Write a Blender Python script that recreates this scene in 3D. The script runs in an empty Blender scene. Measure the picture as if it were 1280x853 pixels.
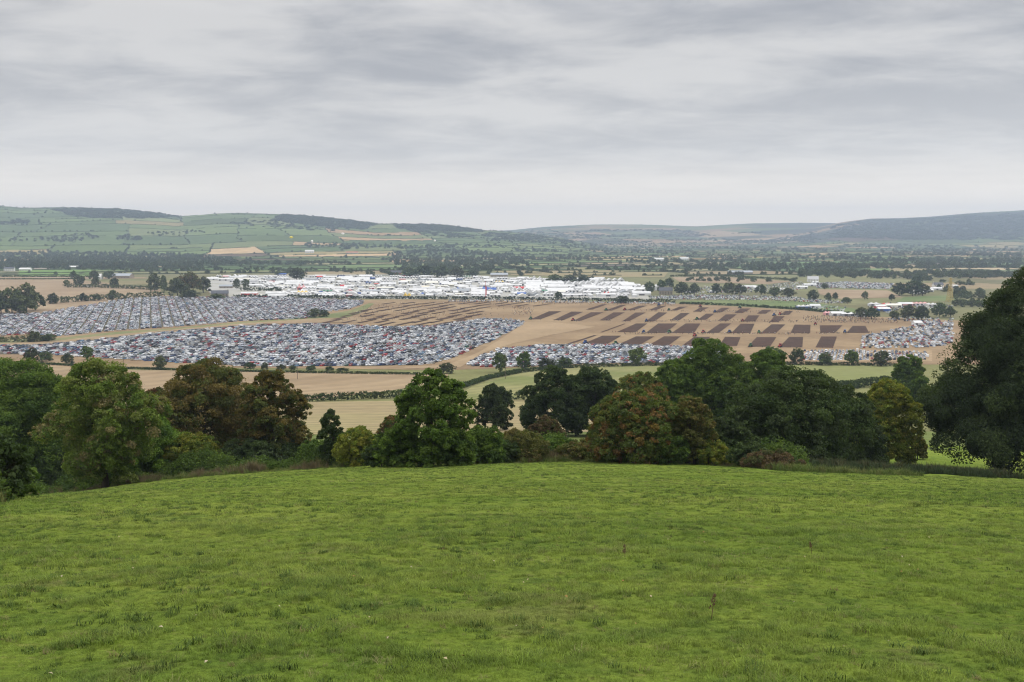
import bpy, bmesh, math, random
import numpy as np
from mathutils import Vector, Matrix

random.seed(11)
rng = np.random.default_rng(11)
SC = bpy.context.scene
COL = SC.collection
R = math.radians

# ---------------------------------------------------------------- camera
F = 1244.4                       # focal length in pixels of the 1280 px photograph (35 mm on a 36 mm gate)
PITCH = math.atan(134.5 / F)     # the camera looks slightly down into the valley
CAM_Z = 100.0                    # metres above the valley floor
cam_data = bpy.data.cameras.new('camera')
cam_data.lens = 35.0
cam_data.sensor_width = 36.0
cam_data.clip_start = 0.1
cam_data.clip_end = 60000.0
cam = bpy.data.objects.new('camera', cam_data)
cam.location = (0, 0, CAM_Z)
cam.rotation_euler = (math.pi / 2 - PITCH, 0, 0)
COL.objects.link(cam)
SC.camera = cam
CP, SP = math.cos(PITCH), math.sin(PITCH)


def ray(px, py):
    a = (px - 640.0) / F
    b = (426.5 - py) / F
    # camera axes: right (1,0,0), up (0,SP,CP), forward (0,CP,-SP)
    return np.array([a, CP + b * SP, -SP + b * CP])


def proj(x, y, z):
    z = z - CAM_Z
    d = y * CP - z * SP
    u = y * SP + z * CP
    return 640 + F * x / d, 426.5 - F * u / d


def at_dist(px, py, y):
    """The point seen at a pixel, y metres ahead of the camera."""
    d = ray(px, py)
    s = y / d[1]
    return Vector((d[0] * s, y, CAM_Z + d[2] * s))


# ---------------------------------------------------------------- noise
def _hash(ix, iy, seed):
    h = (ix.astype(np.int64) * 374761393 + iy.astype(np.int64) * 668265263 + seed * 1442695041) & 0x7fffffff
    h = ((h ^ (h >> 13)) * 1274126177) & 0x7fffffff
    return ((h ^ (h >> 16)) & 0xffff) / 65535.0


def vnoise(x, y, scale, seed=0):
    x = np.asarray(x, float) / scale
    y = np.asarray(y, float) / scale
    ix, iy = np.floor(x), np.floor(y)
    fx, fy = x - ix, y - iy
    fx = fx * fx * (3 - 2 * fx)
    fy = fy * fy * (3 - 2 * fy)
    a = _hash(ix, iy, seed); b = _hash(ix + 1, iy, seed)
    c = _hash(ix, iy + 1, seed); d = _hash(ix + 1, iy + 1, seed)
    return (a * (1 - fx) + b * fx) * (1 - fy) + (c * (1 - fx) + d * fx) * fy


def fbm(x, y, scale, seed=0, octv=4):
    t, a, s = 0.0, 0.5, scale
    for k in range(octv):
        t = t + a * vnoise(x, y, s, seed + k * 17)
        a *= 0.5
        s *= 0.5
    return t


def sstep(a, b, x):
    t = np.clip((x - a) / (b - a), 0, 1)
    return t * t * (3 - 2 * t)


# ---------------------------------------------------------------- ground shape
_py = np.arange(-200.0, 17000.0, 2.0)
_pz = np.interp(_py, [-200, 0, 122, 200, 300, 380, 480, 600, 700, 800, 950, 17000],
                [41.1, -2.2, -28.6, -43, -57.5, -68, -78.5, -88.5, -95, -98.5, -100, -100])
_k = np.ones(31) / 31.0
for _ in range(2):
    _pad = np.concatenate([np.full(15, _pz[0]), _pz, np.full(15, _pz[-1])])
    _sm = np.convolve(_pad, _k, 'valid')
    _w = np.clip((_py - 60) / 80, 0, 1)
    _pz = _pz * (1 - _w) + _sm * _w
ROWS = np.concatenate([np.arange(-60, 250, 5.0), np.arange(250, 2500, 15.0),
                       2500 * 1.0085 ** np.arange(0, 194)])
ROWZ = CAM_Z + np.interp(ROWS, _py, _pz)

LX = np.array([-900, 0, 30, 90, 150, 200, 225, 270, 300, 350, 400, 440, 470, 500, 530, 580, 600, 640, 700, 760, 3000.])
LY = np.array([262, 258, 261, 260.5, 262, 267, 271, 268, 267, 268, 271, 276, 280, 280, 280, 284.5, 288, 291, 298, 310, 312.])
CX = np.array([-900, 500, 590, 640, 680, 740, 800, 870, 940, 1000, 1100, 1300, 3000.])
CY = np.array([292, 292, 290, 288, 284, 281, 281, 283, 279.5, 279, 280, 286, 290.])
RX = np.array([-900, 900, 980, 1020, 1050, 1085, 1120, 1160, 1220, 1280, 1350, 1450, 3000.])
RY = np.array([312, 306, 293, 284.5, 278, 273.5, 273, 271, 266, 263, 259, 256, 258.])


def _ridge(x, y, tx, ty, y0, yc, seed):
    u = x / np.maximum(y, 1.0)
    px = 640 + F * u
    crest = 100 + (292 - np.interp(px, tx, ty)) / F * yc
    crest = np.maximum(crest, 0)
    t = np.clip((y - y0) / (yc - y0), 0, 1)
    s = t * t * (3 - 2 * t)
    s = 0.35 * t + 0.65 * s
    s = s + 0.75 * (fbm(x, y, 1900, seed, 4) - 0.47) * t * (1 - t) * 2.2
    back = 1 - 0.75 * sstep(yc, yc + 2600, y)
    return crest * np.clip(s, 0, 1.0) * back


def hills(x, y):
    a = _ridge(x, y, LX, LY, 4300.0, 7000.0, 5)
    b = _ridge(x, y, CX, CY, 7600.0, 12500.0, 9)
    c = _ridge(x, y, RX, RY, 7000.0, 10500.0, 13)
    m = np.maximum(np.maximum(a, b), c)
    roll = 9 * (fbm(x, y, 700, 3, 3) - 0.44) * sstep(3200, 5200, y)
    return m + roll


def cross(x, y):
    xc = np.clip(x, -95, 95)
    k = np.where(xc < 0, 0.00135, 0.0006)
    return -k * xc * xc * (1 - sstep(135, 250, y)) * sstep(0, 70, y)


NU = 760
U = np.linspace(-0.74, 0.74, NU)
_YY, _UU = np.meshgrid(ROWS, U, indexing='ij')
_HT = np.where(_YY > 3000, hills(_UU * (np.maximum(_YY, -60) + 130), _YY), 0)   # hill heights on the terrain's own grid


def ground(x, y):
    x = np.asarray(x, float); y = np.asarray(y, float)
    base = np.interp(y, ROWS, ROWZ) + cross(x, y)
    if np.max(y) <= 2990:
        return base
    fi = np.interp(y, ROWS, np.arange(len(ROWS)))
    fu = np.clip((x / (np.maximum(y, -60) + 130) - U[0]) / (U[1] - U[0]), 0, NU - 1.001)
    i = np.minimum(fi.astype(int), len(ROWS) - 2); j = fu.astype(int)
    a = fi - i; b = fu - j
    h = (_HT[i, j] * (1 - b) + _HT[i, j + 1] * b) * (1 - a) + (_HT[i + 1, j] * (1 - b) + _HT[i + 1, j + 1] * b) * a
    return base + h


_scan = np.concatenate([np.arange(2, 250, 0.5), np.arange(250, 3000, 3.0), np.arange(3000, 15500, 12.0)])


def on_ground(px, py):
    """The point of the ground seen at a pixel of the photograph."""
    d = ray(px, py)
    x = d[0] / d[1] * _scan
    z = CAM_Z + d[2] / d[1] * _scan
    below = z < ground(x, _scan)
    i = int(np.argmax(below)) if below.any() else len(_scan) - 1
    i = max(i, 1)
    g0 = z[i - 1] - float(ground(x[i - 1], _scan[i - 1])); g1 = z[i] - float(ground(x[i], _scan[i]))
    t = 0 if abs(g0 - g1) < 1e-9 else min(max(g0 / (g0 - g1), 0), 1)
    y = _scan[i - 1] + t * (_scan[i] - _scan[i - 1])
    xx = d[0] / d[1] * y
    return Vector((xx, y, float(ground(xx, y))))


def in_poly(pts, poly):
    x, y = pts[:, 0], pts[:, 1]
    inside = np.zeros(len(pts), bool)
    n = len(poly)
    for i in range(n):
        x1, y1 = poly[i]; x2, y2 = poly[(i + 1) % n]
        c = ((y1 > y) != (y2 > y)) & (x < (x2 - x1) * (y - y1) / (y2 - y1 + 1e-12) + x1)
        inside ^= c
    return inside


def scatter_px(poly, n, seed=0):
    """n ground points spread evenly over a region outlined in the photograph."""
    r = np.random.default_rng(seed)
    p = np.array(poly, float)
    out = []
    while len(out) < n:
        q = r.uniform(p.min(0), p.max(0), (n * 2, 2))
        q = q[in_poly(q, poly)]
        for a in q:
            out.append(on_ground(a[0], a[1]))
            if len(out) >= n:
                break
    return np.array(out)


# ---------------------------------------------------------------- objects
def tag(o, label=None, cat=None, group=None, kind=None):
    if label: o['label'] = label
    if cat: o['category'] = cat
    if group: o['group'] = group
    if kind: o['kind'] = kind
    return o


def link(name, data, mats=(), parent=None):
    o = bpy.data.objects.new(name, data)
    COL.objects.link(o)
    if data is not None:
        for m in mats:
            data.materials.append(m)
    if parent is not None:
        o.parent = parent
    return o


def empty(name, loc, rz=0.0):
    o = bpy.data.objects.new(name, None)
    COL.objects.link(o)
    o.location = loc
    o.rotation_euler = (0, 0, rz)
    o.empty_display_size = 0.5
    return o


def copy_tree(o):
    c = o.copy()
    COL.objects.link(c)
    for ch in o.children:
        d = ch.copy(); COL.objects.link(d); d.parent = c
        for g in ch.children:
            e = g.copy(); COL.objects.link(e); e.parent = d
    return c


def mesh_np(name, verts, faces, smooth=False):
    me = bpy.data.meshes.new(name)
    verts = np.asarray(verts, np.float32)
    faces = np.asarray(faces, np.int32)
    m, k = faces.shape
    me.vertices.add(len(verts))
    me.vertices.foreach_set('co', verts.ravel())
    me.loops.add(m * k)
    me.loops.foreach_set('vertex_index', faces.ravel())
    me.polygons.add(m)
    me.polygons.foreach_set('loop_start', np.arange(0, m * k, k, dtype=np.int32))
    if smooth:
        me.polygons.foreach_set('use_smooth', np.ones(m, bool))
    me.update(calc_edges=True)
    return me


def face_colour(me, name, cols):
    a = me.attributes.new(name, 'FLOAT_COLOR', 'FACE')
    c = np.ones((len(cols), 4), np.float32)
    c[:, :3] = cols
    a.data.foreach_set('color', c.ravel())


class MB:
    """Collects boxes, prisms and tubes; build() links them as one mesh object."""

    def __init__(self):
        self.v, self.f, self.m = [], [], []

    def add(self, vs, fs, mi=0):
        n = len(self.v)
        self.v += [tuple(v) for v in vs]
        self.f += [tuple(i + n for i in f) for f in fs]
        self.m += [mi] * len(fs)
        return self

    def box(self, c, s, mi=0, rz=0.0):
        x, y, z = s[0] / 2, s[1] / 2, s[2] / 2
        ca, sa = math.cos(rz), math.sin(rz)
        vs = []
        for dz in (-z, z):
            for dx, dy in ((-x, -y), (x, -y), (x, y), (-x, y)):
                vs.append((c[0] + dx * ca - dy * sa, c[1] + dx * sa + dy * ca, c[2] + dz))
        return self.add(vs, [(3, 2, 1, 0), (4, 5, 6, 7), (0, 1, 5, 4), (1, 2, 6, 5), (2, 3, 7, 6), (3, 0, 4, 7)], mi)

    def frustum(self, b, t, z0, z1, mi=0):
        """b and t are (x0, x1, half width) rectangles at z0 and z1."""
        vs = [(b[0], -b[2], z0), (b[1], -b[2], z0), (b[1], b[2], z0), (b[0], b[2], z0),
              (t[0], -t[2], z1), (t[1], -t[2], z1), (t[1], t[2], z1), (t[0], t[2], z1)]
        return self.add(vs, [(3, 2, 1, 0), (4, 5, 6, 7), (0, 1, 5, 4), (1, 2, 6, 5), (2, 3, 7, 6), (3, 0, 4, 7)], mi)

    def extrude(self, prof, y0, y1, mi=0, inset=0.0):
        """A profile in (x, z), counter-clockwise, extruded along y."""
        n = len(prof)
        vs = [(x, y0, z) for x, z in prof] + [(x, y1, z) for x, z in prof]
        fs = [tuple(range(n)), tuple(reversed(range(n, 2 * n)))]
        for i in range(n):
            j = (i + 1) % n
            fs.append((j, i, i + n, j + n))
        return self.add(vs, fs, mi)

    def tube(self, pts, rads, n=7, mi=0, cap=True):
        pts = [Vector(p) for p in pts]
        base = len(self.v)
        vs, fs = [], []
        for i, p in enumerate(pts):
            d = (pts[min(i + 1, len(pts) - 1)] - pts[max(i - 1, 0)])
            d = d.normalized() if d.length > 1e-9 else Vector((0, 0, 1))
            a = d.cross(Vector((0.31, 0.87, 0.12)))
            if a.length < 1e-3:
                a = d.cross(Vector((1, 0, 0)))
            a.normalize(); b = d.cross(a)
            for k in range(n):
                t = 2 * math.pi * k / n
                vs.append(tuple(p + (a * math.cos(t) + b * math.sin(t)) * rads[i]))
        for i in range(len(pts) - 1):
            for k in range(n):
                l = (k + 1) % n
                fs.append((i * n + k, i * n + l, (i + 1) * n + l, (i + 1) * n + k))
        if cap:
            fs.append(tuple(reversed(range(n))))
            fs.append(tuple(range((len(pts) - 1) * n, len(pts) * n)))
        return self.add(vs, fs, mi)

    def mesh(self, name, mats, smooth=False):
        me = bpy.data.meshes.new(name)
        me.from_pydata(self.v, [], self.f)
        for m in mats:
            me.materials.append(m)
        me.polygons.foreach_set('material_index', np.array(self.m, np.int32))
        if smooth:
            me.polygons.foreach_set('use_smooth', np.ones(len(self.f), bool))
        me.update()
        return me

    def build(self, name, mats, parent=None, smooth=False):
        if not isinstance(mats, (list, tuple)):
            mats = [mats]
        o = bpy.data.objects.new(name, self.mesh(name, mats, smooth))
        COL.objects.link(o)
        if parent is not None:
            o.parent = parent
        return o


# ---------------------------------------------------------------- materials
def new_mat(name):
    m = bpy.data.materials.new(name)
    m.use_nodes = True
    nt = m.node_tree
    return m, nt, nt.nodes['Principled BSDF']


def plain(name, col, rough=0.6, spec=0.3, metal=0.0, coat=0.0, var=0.0, vscale=1.0):
    m, nt, b = new_mat(name)
    b.inputs['Base Color'].default_value = (*col, 1)
    b.inputs['Roughness'].default_value = rough
    b.inputs['Specular IOR Level'].default_value = spec
    b.inputs['Metallic'].default_value = metal
    b.inputs['Coat Weight'].default_value = coat
    if var:
        g = nt.nodes.new('ShaderNodeNewGeometry')
        n = nt.nodes.new('ShaderNodeTexNoise'); n.inputs['Scale'].default_value = vscale
        n.inputs['Detail'].default_value = 4
        nt.links.new(g.outputs['Position'], n.inputs['Vector'])
        mr = nt.nodes.new('ShaderNodeMapRange')
        mr.inputs['From Min'].default_value = 0.25; mr.inputs['From Max'].default_value = 0.75
        mr.inputs['To Min'].default_value = 1 - var; mr.inputs['To Max'].default_value = 1 + var
        nt.links.new(n.outputs['Fac'], mr.inputs['Value'])
        mx = nt.nodes.new('ShaderNodeVectorMath'); mx.operation = 'SCALE'
        mx.inputs[0].default_value = col
        nt.links.new(mr.outputs['Result'], mx.inputs['Scale'])
        nt.links.new(mx.outputs['Vector'], b.inputs['Base Color'])
    return m


class NG:
    """A few shorthands for wiring shader nodes."""

    def __init__(self, nt): self.nt = nt

    def n(self, t, **kw):
        x = self.nt.nodes.new(t)
        for k, v in kw.items(): setattr(x, k, v)
        return x

    def l(self, a, b): self.nt.links.new(a, b)

    def pos(self): return self.n('ShaderNodeNewGeometry').outputs['Position']

    def noise(self, vec, scale, detail=3, rough=0.5, dist=0.0):
        x = self.n('ShaderNodeTexNoise')
        x.inputs['Scale'].default_value = scale; x.inputs['Detail'].default_value = detail
        x.inputs['Roughness'].default_value = rough; x.inputs['Distortion'].default_value = dist
        self.l(vec, x.inputs['Vector'])
        return x.outputs['Fac']

    def rng(self, v, a, b, c, d, smooth=False):
        x = self.n('ShaderNodeMapRange')
        if smooth: x.interpolation_type = 'SMOOTHSTEP'
        for k, q in zip(('From Min', 'From Max', 'To Min', 'To Max'), (a, b, c, d)): x.inputs[k].default_value = q
        self.l(v, x.inputs['Value'])
        return x.outputs['Result']

    def mix(self, f, a, b, blend='MIX'):
        x = self.n('ShaderNodeMix'); x.data_type = 'RGBA'; x.blend_type = blend
        for i, q in ((0, f), (6, a), (7, b)):
            if isinstance(q, (int, float)): x.inputs[i].default_value = q
            elif isinstance(q, tuple): x.inputs[i].default_value = (*q, 1) if len(q) == 3 else q
            else: self.l(q, x.inputs[i])
        return x.outputs[2]

    def scale(self, col, f):
        x = self.n('ShaderNodeVectorMath', operation='SCALE')
        if isinstance(col, tuple): x.inputs[0].default_value = col
        else: self.l(col, x.inputs[0])
        if isinstance(f, (int, float)): x.inputs['Scale'].default_value = f
        else: self.l(f, x.inputs['Scale'])
        return x.outputs['Vector']

    def math(self, op, a, b=None):
        x = self.n('ShaderNodeMath', operation=op)
        for i, q in ((0, a), (1, b)):
            if q is None: continue
            if isinstance(q, (int, float)): x.inputs[i].default_value = q
            else: self.l(q, x.inputs[i])
        return x.outputs[0]


def field_mat(name, col, var=0.12, col2=None, stripe=None):
    """A field: mottled at two sizes; stripe = (direction in degrees, spacing in metres, strength)."""
    m, nt, b = new_mat(name)
    g = NG(nt)
    p = g.pos()
    n1 = g.noise(p, 0.012, 4)
    n2 = g.noise(p, 0.14, 5, 0.6)
    base = col
    if col2 is not None:
        base = g.mix(g.rng(n1, 0.4, 0.62, 0, 1, True), col, col2)
    f = g.math('MULTIPLY', g.rng(n1, 0.3, 0.7, 1 - var * .7, 1 + var * .7), g.rng(n2, 0.3, 0.7, 1 - var, 1 + var))
    if stripe:
        a = R(stripe[0])
        d = g.n('ShaderNodeVectorMath', operation='DOT_PRODUCT')
        g.l(p, d.inputs[0]); d.inputs[1].default_value = (-math.sin(a), math.cos(a), 0)
        wob = g.math('MULTIPLY', g.math('SUBTRACT', n2, 0.5), stripe[1] * 0.12)
        ph = g.math('MULTIPLY', g.math('ADD', d.outputs['Value'], wob), 2 * math.pi / stripe[1])
        s = g.math('SINE', ph)
        f = g.math('MULTIPLY', f, g.rng(s, -1, 1, 1 - stripe[2], 1 + stripe[2], True))
    g.l(g.scale(base, f), b.inputs['Base Color'])
    b.inputs['Roughness'].default_value = 0.95
    b.inputs['Specular IOR Level'].default_value = 0.1
    return m


def leaf_material(name='leaves', transl=0.3, jitter=0.0):
    m, nt, b = new_mat(name)
    g = NG(nt)
    at = g.n('ShaderNodeAttribute'); at.attribute_name = 'leaf_colour'
    c = at.outputs['Color']
    if jitter:
        oi = g.n('ShaderNodeObjectInfo')
        hs = g.n('ShaderNodeHueSaturation')
        g.l(g.rng(oi.outputs['Random'], 0, 1, 0.5 - jitter * .12, 0.5 + jitter * .06), hs.inputs['Hue'])
        rr = g.math('FRACT', g.math('MULTIPLY', oi.outputs['Random'], 17.31))
        g.l(g.rng(rr, 0, 1, 1 - jitter, 1 + jitter), hs.inputs['Value'])
        g.l(c, hs.inputs['Color'])
        c = hs.outputs['Color']
    g.l(c, b.inputs['Base Color'])
    b.inputs['Roughness'].default_value = 0.75
    b.inputs['Specular IOR Level'].default_value = 0.08
    tr = g.n('ShaderNodeBsdfTranslucent')
    g.l(g.mix(1.0, c, (1.5, 1.6, 0.7), 'MULTIPLY'), tr.inputs['Color'])
    ms = g.n('ShaderNodeMixShader'); ms.inputs[0].default_value = transl
    g.l(b.outputs[0], ms.inputs[1]); g.l(tr.outputs[0], ms.inputs[2])
    g.l(ms.outputs[0], nt.nodes['Material Output'].inputs['Surface'])
    return m


LEAF = leaf_material()
LEAF_VAR = leaf_material('distant leaves', 0.2, 0.3)
BARK = plain('bark', (0.07, 0.055, 0.04), 0.9, 0.1, var=0.35, vscale=2.0)


# ---------------------------------------------------------------- geometry-node instancing (only for stuff)
def instancer(name, pts, rotz, scl, idx, protos, tilt=None):
    pts = np.asarray(pts, np.float32)
    n = len(pts)
    me = bpy.data.meshes.new(name)
    me.vertices.add(n)
    me.vertices.foreach_set('co', pts.ravel())
    rot = np.zeros((n, 3), np.float32)
    rot[:, 2] = rotz
    if tilt is not None:
        rot[:, :2] = tilt
    a = me.attributes.new('spin', 'FLOAT_VECTOR', 'POINT'); a.data.foreach_set('vector', rot.ravel())
    s = np.asarray(scl, np.float32)
    if s.ndim == 1:
        s = np.repeat(s[:, None], 3, 1)
    a = me.attributes.new('size', 'FLOAT_VECTOR', 'POINT'); a.data.foreach_set('vector', s.astype(np.float32).ravel())
    a = me.attributes.new('pick', 'INT', 'POINT'); a.data.foreach_set('value', np.asarray(idx, np.int32))
    me.update()
    o = link(name, me)
    co = bpy.data.collections.new(name + '_kinds')
    for p in protos:
        co.objects.link(p)
    ng = bpy.data.node_groups.new(name + '_scatter', 'GeometryNodeTree')
    ng.interface.new_socket('Geometry', in_out='INPUT', socket_type='NodeSocketGeometry')
    ng.interface.new_socket('Geometry', in_out='OUTPUT', socket_type='NodeSocketGeometry')
    N, L = ng.nodes, ng.links
    gi, go = N.new('NodeGroupInput'), N.new('NodeGroupOutput')
    ci = N.new('GeometryNodeCollectionInfo')
    ci.inputs['Collection'].default_value = co
    ci.inputs['Separate Children'].default_value = True
    ci.inputs['Reset Children'].default_value = True
    ip = N.new('GeometryNodeInstanceOnPoints')
    ip.inputs['Pick Instance'].default_value = True

    def attr(nm, ty):
        x = N.new('GeometryNodeInputNamedAttribute'); x.data_type = ty
        x.inputs['Name'].default_value = nm
        return x.outputs['Attribute']
    er = N.new('FunctionNodeEulerToRotation')
    L.new(attr('spin', 'FLOAT_VECTOR'), er.inputs[0])
    L.new(gi.outputs[0], ip.inputs['Points'])
    L.new(ci.outputs[0], ip.inputs['Instance'])
    L.new(attr('pick', 'INT'), ip.inputs['Instance Index'])
    L.new(er.outputs[0], ip.inputs['Rotation'])
    L.new(attr('size', 'FLOAT_VECTOR'), ip.inputs['Scale'])
    L.new(ip.outputs[0], go.inputs[0])
    md = o.modifiers.new('scatter', 'NODES')
    md.node_group = ng
    return o


def proto(name, me, mats=()):
    for m in mats:
        me.materials.append(m)
    return bpy.data.objects.new(name, me)
# ---------------------------------------------------------------- light and sky
SUN_EL, SUN_AZ = R(58), R(62)          # azimuth clockwise from the view direction: ahead, to the right
sd = bpy.data.lights.new('sun', 'SUN')
sd.energy = 1.3
sd.angle = R(25)
sd.color = (1.0, 0.97, 0.92)
so = bpy.data.objects.new('sun', sd)
COL.objects.link(so)
_dir = Vector((math.sin(SUN_AZ) * math.cos(SUN_EL), math.cos(SUN_AZ) * math.cos(SUN_EL), math.sin(SUN_EL)))
so.rotation_euler = _dir.to_track_quat('Z', 'Y').to_euler()
so.location = (0, 0, 400)

W = bpy.data.worlds.new('World')
SC.world = W
W.use_nodes = True
nt = W.node_tree
nt.nodes.clear()
g = NG(nt)
out = g.n('ShaderNodeOutputWorld')
sky = g.n('ShaderNodeTexSky')
sky.sky_type = 'NISHITA'
sky.sun_disc = False
sky.sun_elevation = SUN_EL
sky.sun_rotation = SUN_AZ
bg_sky = g.n('ShaderNodeBackground'); bg_sky.inputs['Strength'].default_value = 0.08
g.l(sky.outputs[0], bg_sky.inputs['Color'])
tc = g.n('ShaderNodeTexCoord').outputs['Generated']
sep = g.n('ShaderNodeSeparateXYZ'); g.l(tc, sep.inputs[0])
up = g.math('MAXIMUM', sep.outputs['Z'], 0.0)
den = g.math('ADD', up, 0.12)
cx = g.math('DIVIDE', sep.outputs['X'], den)
cy = g.math('DIVIDE', sep.outputs['Y'], den)
cv = g.n('ShaderNodeCombineXYZ'); g.l(g.math('MULTIPLY', cx, 0.80), cv.inputs[0]); g.l(cy, cv.inputs[1])
cv.inputs[2].default_value = 8.3
n_big = g.noise(cv.outputs[0], 0.85, 5, 0.55, 0.25)
n_mid = g.noise(cv.outputs[0], 2.6, 7, 0.58, 0.4)
cl = g.math('ADD', g.math('MULTIPLY', n_big, 0.55), g.math('MULTIPLY', n_mid, 0.45))
cl = g.rng(cl, 0.38, 0.62, 0, 1, True)
# a stratus deck: slate-blue thick parts, pale thin parts
deck = g.mix(cl, (0.40, 0.408, 0.435), (0.715, 0.70, 0.685))
# bright pale band low down where the deck is seen edge-on
low = g.rng(up, 0.0, 0.20, 1, 0, True)
deck = g.mix(g.math('MULTIPLY', low, 0.72), deck, (0.93, 0.90, 0.86))
rim = g.rng(up, 0.0, 0.085, 1, 0, True)
deck = g.mix(g.math('MULTIPLY', rim, 0.9), deck, (1.62, 1.42, 1.16))
# and the deck gets brighter towards the zenith, as any overcast sky does
zen = g.rng(up, 0.20, 0.9, 1.0, 3.4)
deck = g.scale(deck, zen)
bg_c = g.n('ShaderNodeBackground'); g.l(deck, bg_c.inputs['Color']); bg_c.inputs['Strength'].default_value = 1.0
mx = g.n('ShaderNodeMixShader'); mx.inputs[0].default_value = 0.93
g.l(bg_sky.outputs[0], mx.inputs[1]); g.l(bg_c.outputs[0], mx.inputs[2])
g.l(mx.outputs[0], out.inputs['Surface'])

SC.view_settings.view_transform = 'Standard'
SC.view_settings.look = 'None'
SC.view_settings.gamma = 1.0
SC.view_settings.exposure = 0.0
SC.view_settings.use_curve_mapping = False
SC.cycles.use_denoising = True
SC.cycles.pixel_filter_type = 'BLACKMAN_HARRIS'
SC.cycles.filter_width = 1.2
SC.cycles.use_adaptive_sampling = False
SC.cycles.sample_clamp_indirect = 4.0
try:
    SC.cycles.denoiser = 'OPENIMAGEDENOISE'
    SC.cycles.denoising_input_passes = 'RGB_ALBEDO_NORMAL'
except Exception:
    pass
SC.cycles.max_bounces = 5
SC.cycles.diffuse_bounces = 2
SC.cycles.glossy_bounces = 2
SC.cycles.transmission_bounces = 3
SC.cycles.volume_bounces = 0
SC.cycles.transparent_max_bounces = 4
SC.cycles.caustics_reflective = False
SC.cycles.caustics_refractive = False

# ---------------------------------------------------------------- air
HAZE_DENSITY = 9.4e-5
hb = MB()
_zb, _zt = -4.0, 440.0
hb.box((0, 6350, (_zb + _zt) / 2), (24000, 13700, _zt - _zb))
hm = bpy.data.materials.new('valley air')
hm.use_nodes = True
hm.node_tree.nodes.clear()
g = NG(hm.node_tree)
pv = g.n('ShaderNodeVolumePrincipled')
pv.inputs['Color'].default_value = (0.66, 0.80, 1.0, 1)
pv.inputs['Density'].default_value = HAZE_DENSITY
pv.inputs['Density Attribute'].default_value = ''
pv.inputs['Color Attribute'].default_value = ''
pv.inputs['Anisotropy'].default_value = 0.3
g.l(pv.outputs[0], g.n('ShaderNodeOutputMaterial').inputs['Volume'])
haze = hb.build('haze', hm)
tag(haze, 'thin blue grey haze over the far valley and hills', 'haze', kind='stuff')

# ---------------------------------------------------------------- the field pattern of the open country
FIELD_SEGS = []


def field_colours(px_, py_):
    n = len(px_)
    col = np.zeros((n, 3), np.float32)
    r = random.Random(5)
    palette = [((.085, .15, .04), 22), ((.11, .19, .055), 20), ((.14, .21, .07), 12), ((.065, .115, .035), 16),
               ((.33, .25, .15), 12), ((.40, .32, .20), 8), ((.24, .22, .11), 9), ((.11, .085, .06), 3)]
    cols, wts = [c for c, w in palette], [w for c, w in palette]

    def clip(poly, nx, ny, d):
        a, b, cut = [], [], []
        m = len(poly)
        for i in range(m):
            p, q = poly[i], poly[(i + 1) % m]
            sp = p[0] * nx + p[1] * ny - d
            sq = q[0] * nx + q[1] * ny - d
            (a if sp >= 0 else b).append(p)
            if (sp >= 0) != (sq >= 0):
                t = sp / (sp - sq)
                c = (p[0] + (q[0] - p[0]) * t, p[1] + (q[1] - p[1]) * t)
                a.append(c); b.append(c); cut.append(c)
        return a, b, cut

    def rec(poly, idx, depth):
        xs = [p[0] for p in poly]; ys = [p[1] for p in poly]
        cx_, cy_ = sum(xs) / len(xs), sum(ys) / len(ys)
        ar = abs(sum(poly[i][0] * poly[(i + 1) % len(poly)][1] - poly[(i + 1) % len(poly)][0] * poly[i][1] for i in range(len(poly)))) / 2
        side = 210 + 0.030 * max(cy_, 0)
        if len(idx) == 0 and ar < 4e6:
            return
        if ar < side * side * r.uniform(0.7, 1.7) or depth > 18:
            c = np.array(r.choices(cols, wts)[0])
            u = cx_ / max(cy_, 1)
            if cy_ > 7800 and u > 0.26:
                c = np.array((.05, .068, .045)) * r.uniform(.8, 1.3) if r.random() < .8 else c * .8
            elif cy_ > 7800:
                c = c * 0.85 if r.random() < .8 else np.array((.06, .085, .04))
            elif 4600 < cy_ and u < 0.05 and r.random() < 0.72:
                c = np.array(r.choice([(.10, .18, .06), (.12, .2, .07), (.08, .15, .055), (.15, .21, .085)]))
            col[idx] = c * r.uniform(.88, 1.14)
            return
        th = 0.28 + r.uniform(-.16, .16)
        ax = [(math.cos(th), math.sin(th)), (-math.sin(th), math.cos(th))]
        ext = []
        for a in ax:
            dd = [p[0] * a[0] + p[1] * a[1] for p in poly]
            ext.append((min(dd), max(dd)))
        w0, w1 = ext[0][1] - ext[0][0], (ext[1][1] - ext[1][0]) * 1.5
        k = 0 if w0 > w1 else 1
        d = ext[k][0] + (ext[k][1] - ext[k][0]) * r.uniform(.36, .64)
        A, B, cut = clip(poly, ax[k][0], ax[k][1], d)
        if len(A) < 3 or len(B) < 3:
            return
        if len(cut) == 2:
            FIELD_SEGS.append((cut[0], cut[1]))
        s = px_[idx] * ax[k][0] + py_[idx] * ax[k][1] >= d
        rec(A, idx[s], depth + 1)
        rec(B, idx[~s], depth + 1)

    rec([(-9500, 100), (9500, 100), (12500, 17000), (-12500, 17000)], np.arange(n), 0)
    return col


YY, UU = np.meshgrid(ROWS, U, indexing='ij')
XX = UU * (np.maximum(YY, -60) + 130)
ZZ = ground(XX, YY)
ZZ = ZZ - 0.35 * (1 - sstep(170, 215, YY))
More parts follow.
